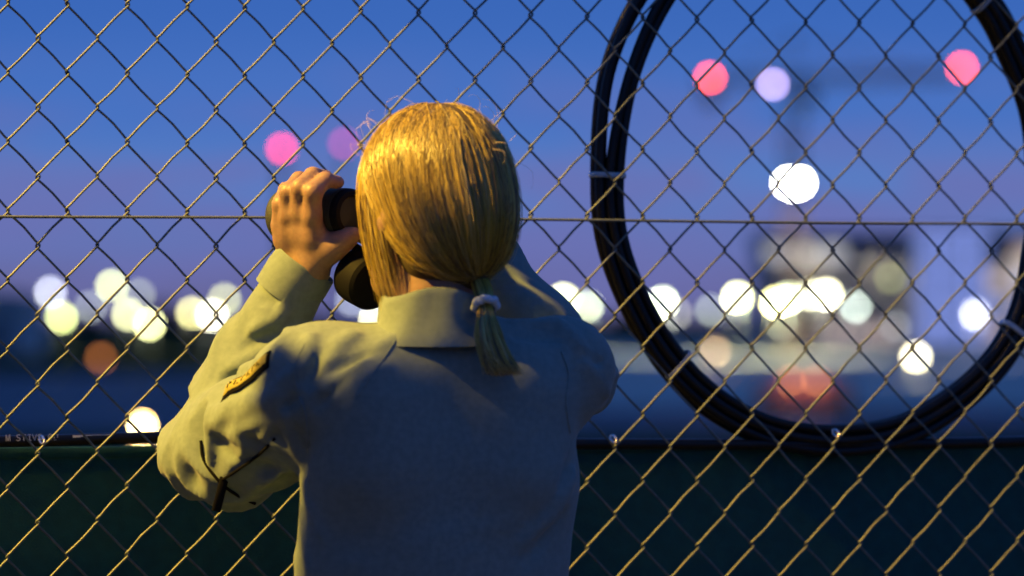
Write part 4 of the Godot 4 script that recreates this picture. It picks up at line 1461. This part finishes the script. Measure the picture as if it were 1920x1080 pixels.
func make_barrier() -> void:
	var o := thing("road_barrier", "orange plastic road barrier standing on the apron inside the coil", "barrier", Vector3(11.3, FIELD_Y, -138))
	var base := Mb.new()
	for i in 2:
		base.box(Transform3D(Basis(), Vector3(-0.95 + i * 1.9, 0.2, 0)), Vector3(1.8, 0.4, 0.55))
		base.box(Transform3D(Basis(), Vector3(-0.95 + i * 1.9, 0.68, 0)), Vector3(1.75, 0.56, 0.28))
	part("block", base.mesh(), mats["barrier orange"], o)
	part("stripe", boxed(Vector3(3.4, 0.14, 0.30), Vector3(0, 0.72, 0.002)), mats["road paint"], o)
	for x in [-0.55, 0.45]:  # beacons added to brighten the barrier and its orange spot
		lamp_head(o, Vector3(x, 1.12, 0.1), 0.26, Color(1.0, 0.66, 0.34), "glow added beacon", 4.5)
		add_omni(o, Vector3(x, 1.12, 0.3), Color(1.0, 0.58, 0.32), 0.25, 0.10)
	part("rail", bars([[Vector3(-1.8, 1.02, 0), Vector3(1.8, 1.02, 0)]], 0.05).mesh(), mats["barrier orange"], o)

func make_trees() -> void:
	var spots := [[-70, -470, 4.6], [-61, -440, 5.2], [-54, -455, 4.4], [-46, -470, 5.6], [-38, -450, 4.8], [-31, -465, 5.4], [-24, -445, 4.5], [-16, -460, 5.0], [-8, -470, 4.6], [0, -450, 4.9], [8, -470, 4.4], [15, -460, 4.7]]
	var says := ["leftmost dark tree of the far line", "dark tree behind the hangar", "dark tree behind the highest white light", "tall dark tree behind the left cluster of lights", "dark tree right of the left cluster of lights", "dark tree behind the pair of lights by the sleeve", "dark tree hidden behind the woman's forearm", "dark tree seen between sleeve and collar", "dark tree behind the woman's neck", "dark tree behind the woman's right shoulder", "dark tree right of the woman's shoulder", "rightmost dark tree, behind the coil's left side"]
	var first: Node3D
	for i in spots.size():
		var s: Array = spots[i]
		var o: Node3D
		if i == 0:
			o = thing("tree", says[0] + " beyond the airfield", "tree", Vector3.ZERO, 0.0, "trees beyond the airfield")
			var tr := Mb.new()
			tr.tube(PackedVector3Array([Vector3.ZERO, Vector3(0.05, 1.2, 0), Vector3(0, 2.6, 0.05)]), PackedFloat32Array([0.2, 0.14, 0.07]), 8)
			for k in 6:
				var an := k * 1.1
				tr.tube(PackedVector3Array([Vector3(0, 1.0 + k * 0.2, 0), Vector3(cos(an) * 0.8, 1.8 + k * 0.25, sin(an) * 0.8)]), PackedFloat32Array([0.07, 0.03]), 5)
			part("trunk", tr.mesh(), mats["bark"], o)
			var cr := Mb.new()
			for k in 900:
				var d := Vector3(rng.randfn(), rng.randfn(), rng.randfn()).normalized()
				var p := d * pow(rng.randf(), 0.4) * Vector3(2.6, 1.7, 2.6) * (0.8 + 0.3 * sin(d.x * 5.0 + d.y * 7.0)) + Vector3(0, 2.9, 0)
				var u := Vector3(rng.randfn(), rng.randfn(), rng.randfn()).normalized() * 0.30
				var w := u.cross(d).normalized() * 0.2
				var b := cr.v.size()
				for e in [p - u, p + w, p + u, p - w]:
					cr.v.append(e)
					cr.n.append(d)
					cr.c.append(Color.WHITE)
				cr.idx.append_array(PackedInt32Array([b, b + 1, b + 2, b, b + 2, b + 3]))
			part("crown", cr.mesh(), mats["foliage"], o)
			first = o
		else:
			o = first.duplicate()
			o.name = "tree_%03d" % i
			add_child(o)
			o.set_meta("label", says[i] + " beyond the airfield")
		o.position = Vector3(s[0], FIELD_Y, s[1])
		o.rotation.y = i * 1.7
		o.scale = Vector3.ONE * (s[2] as float) / 4.6
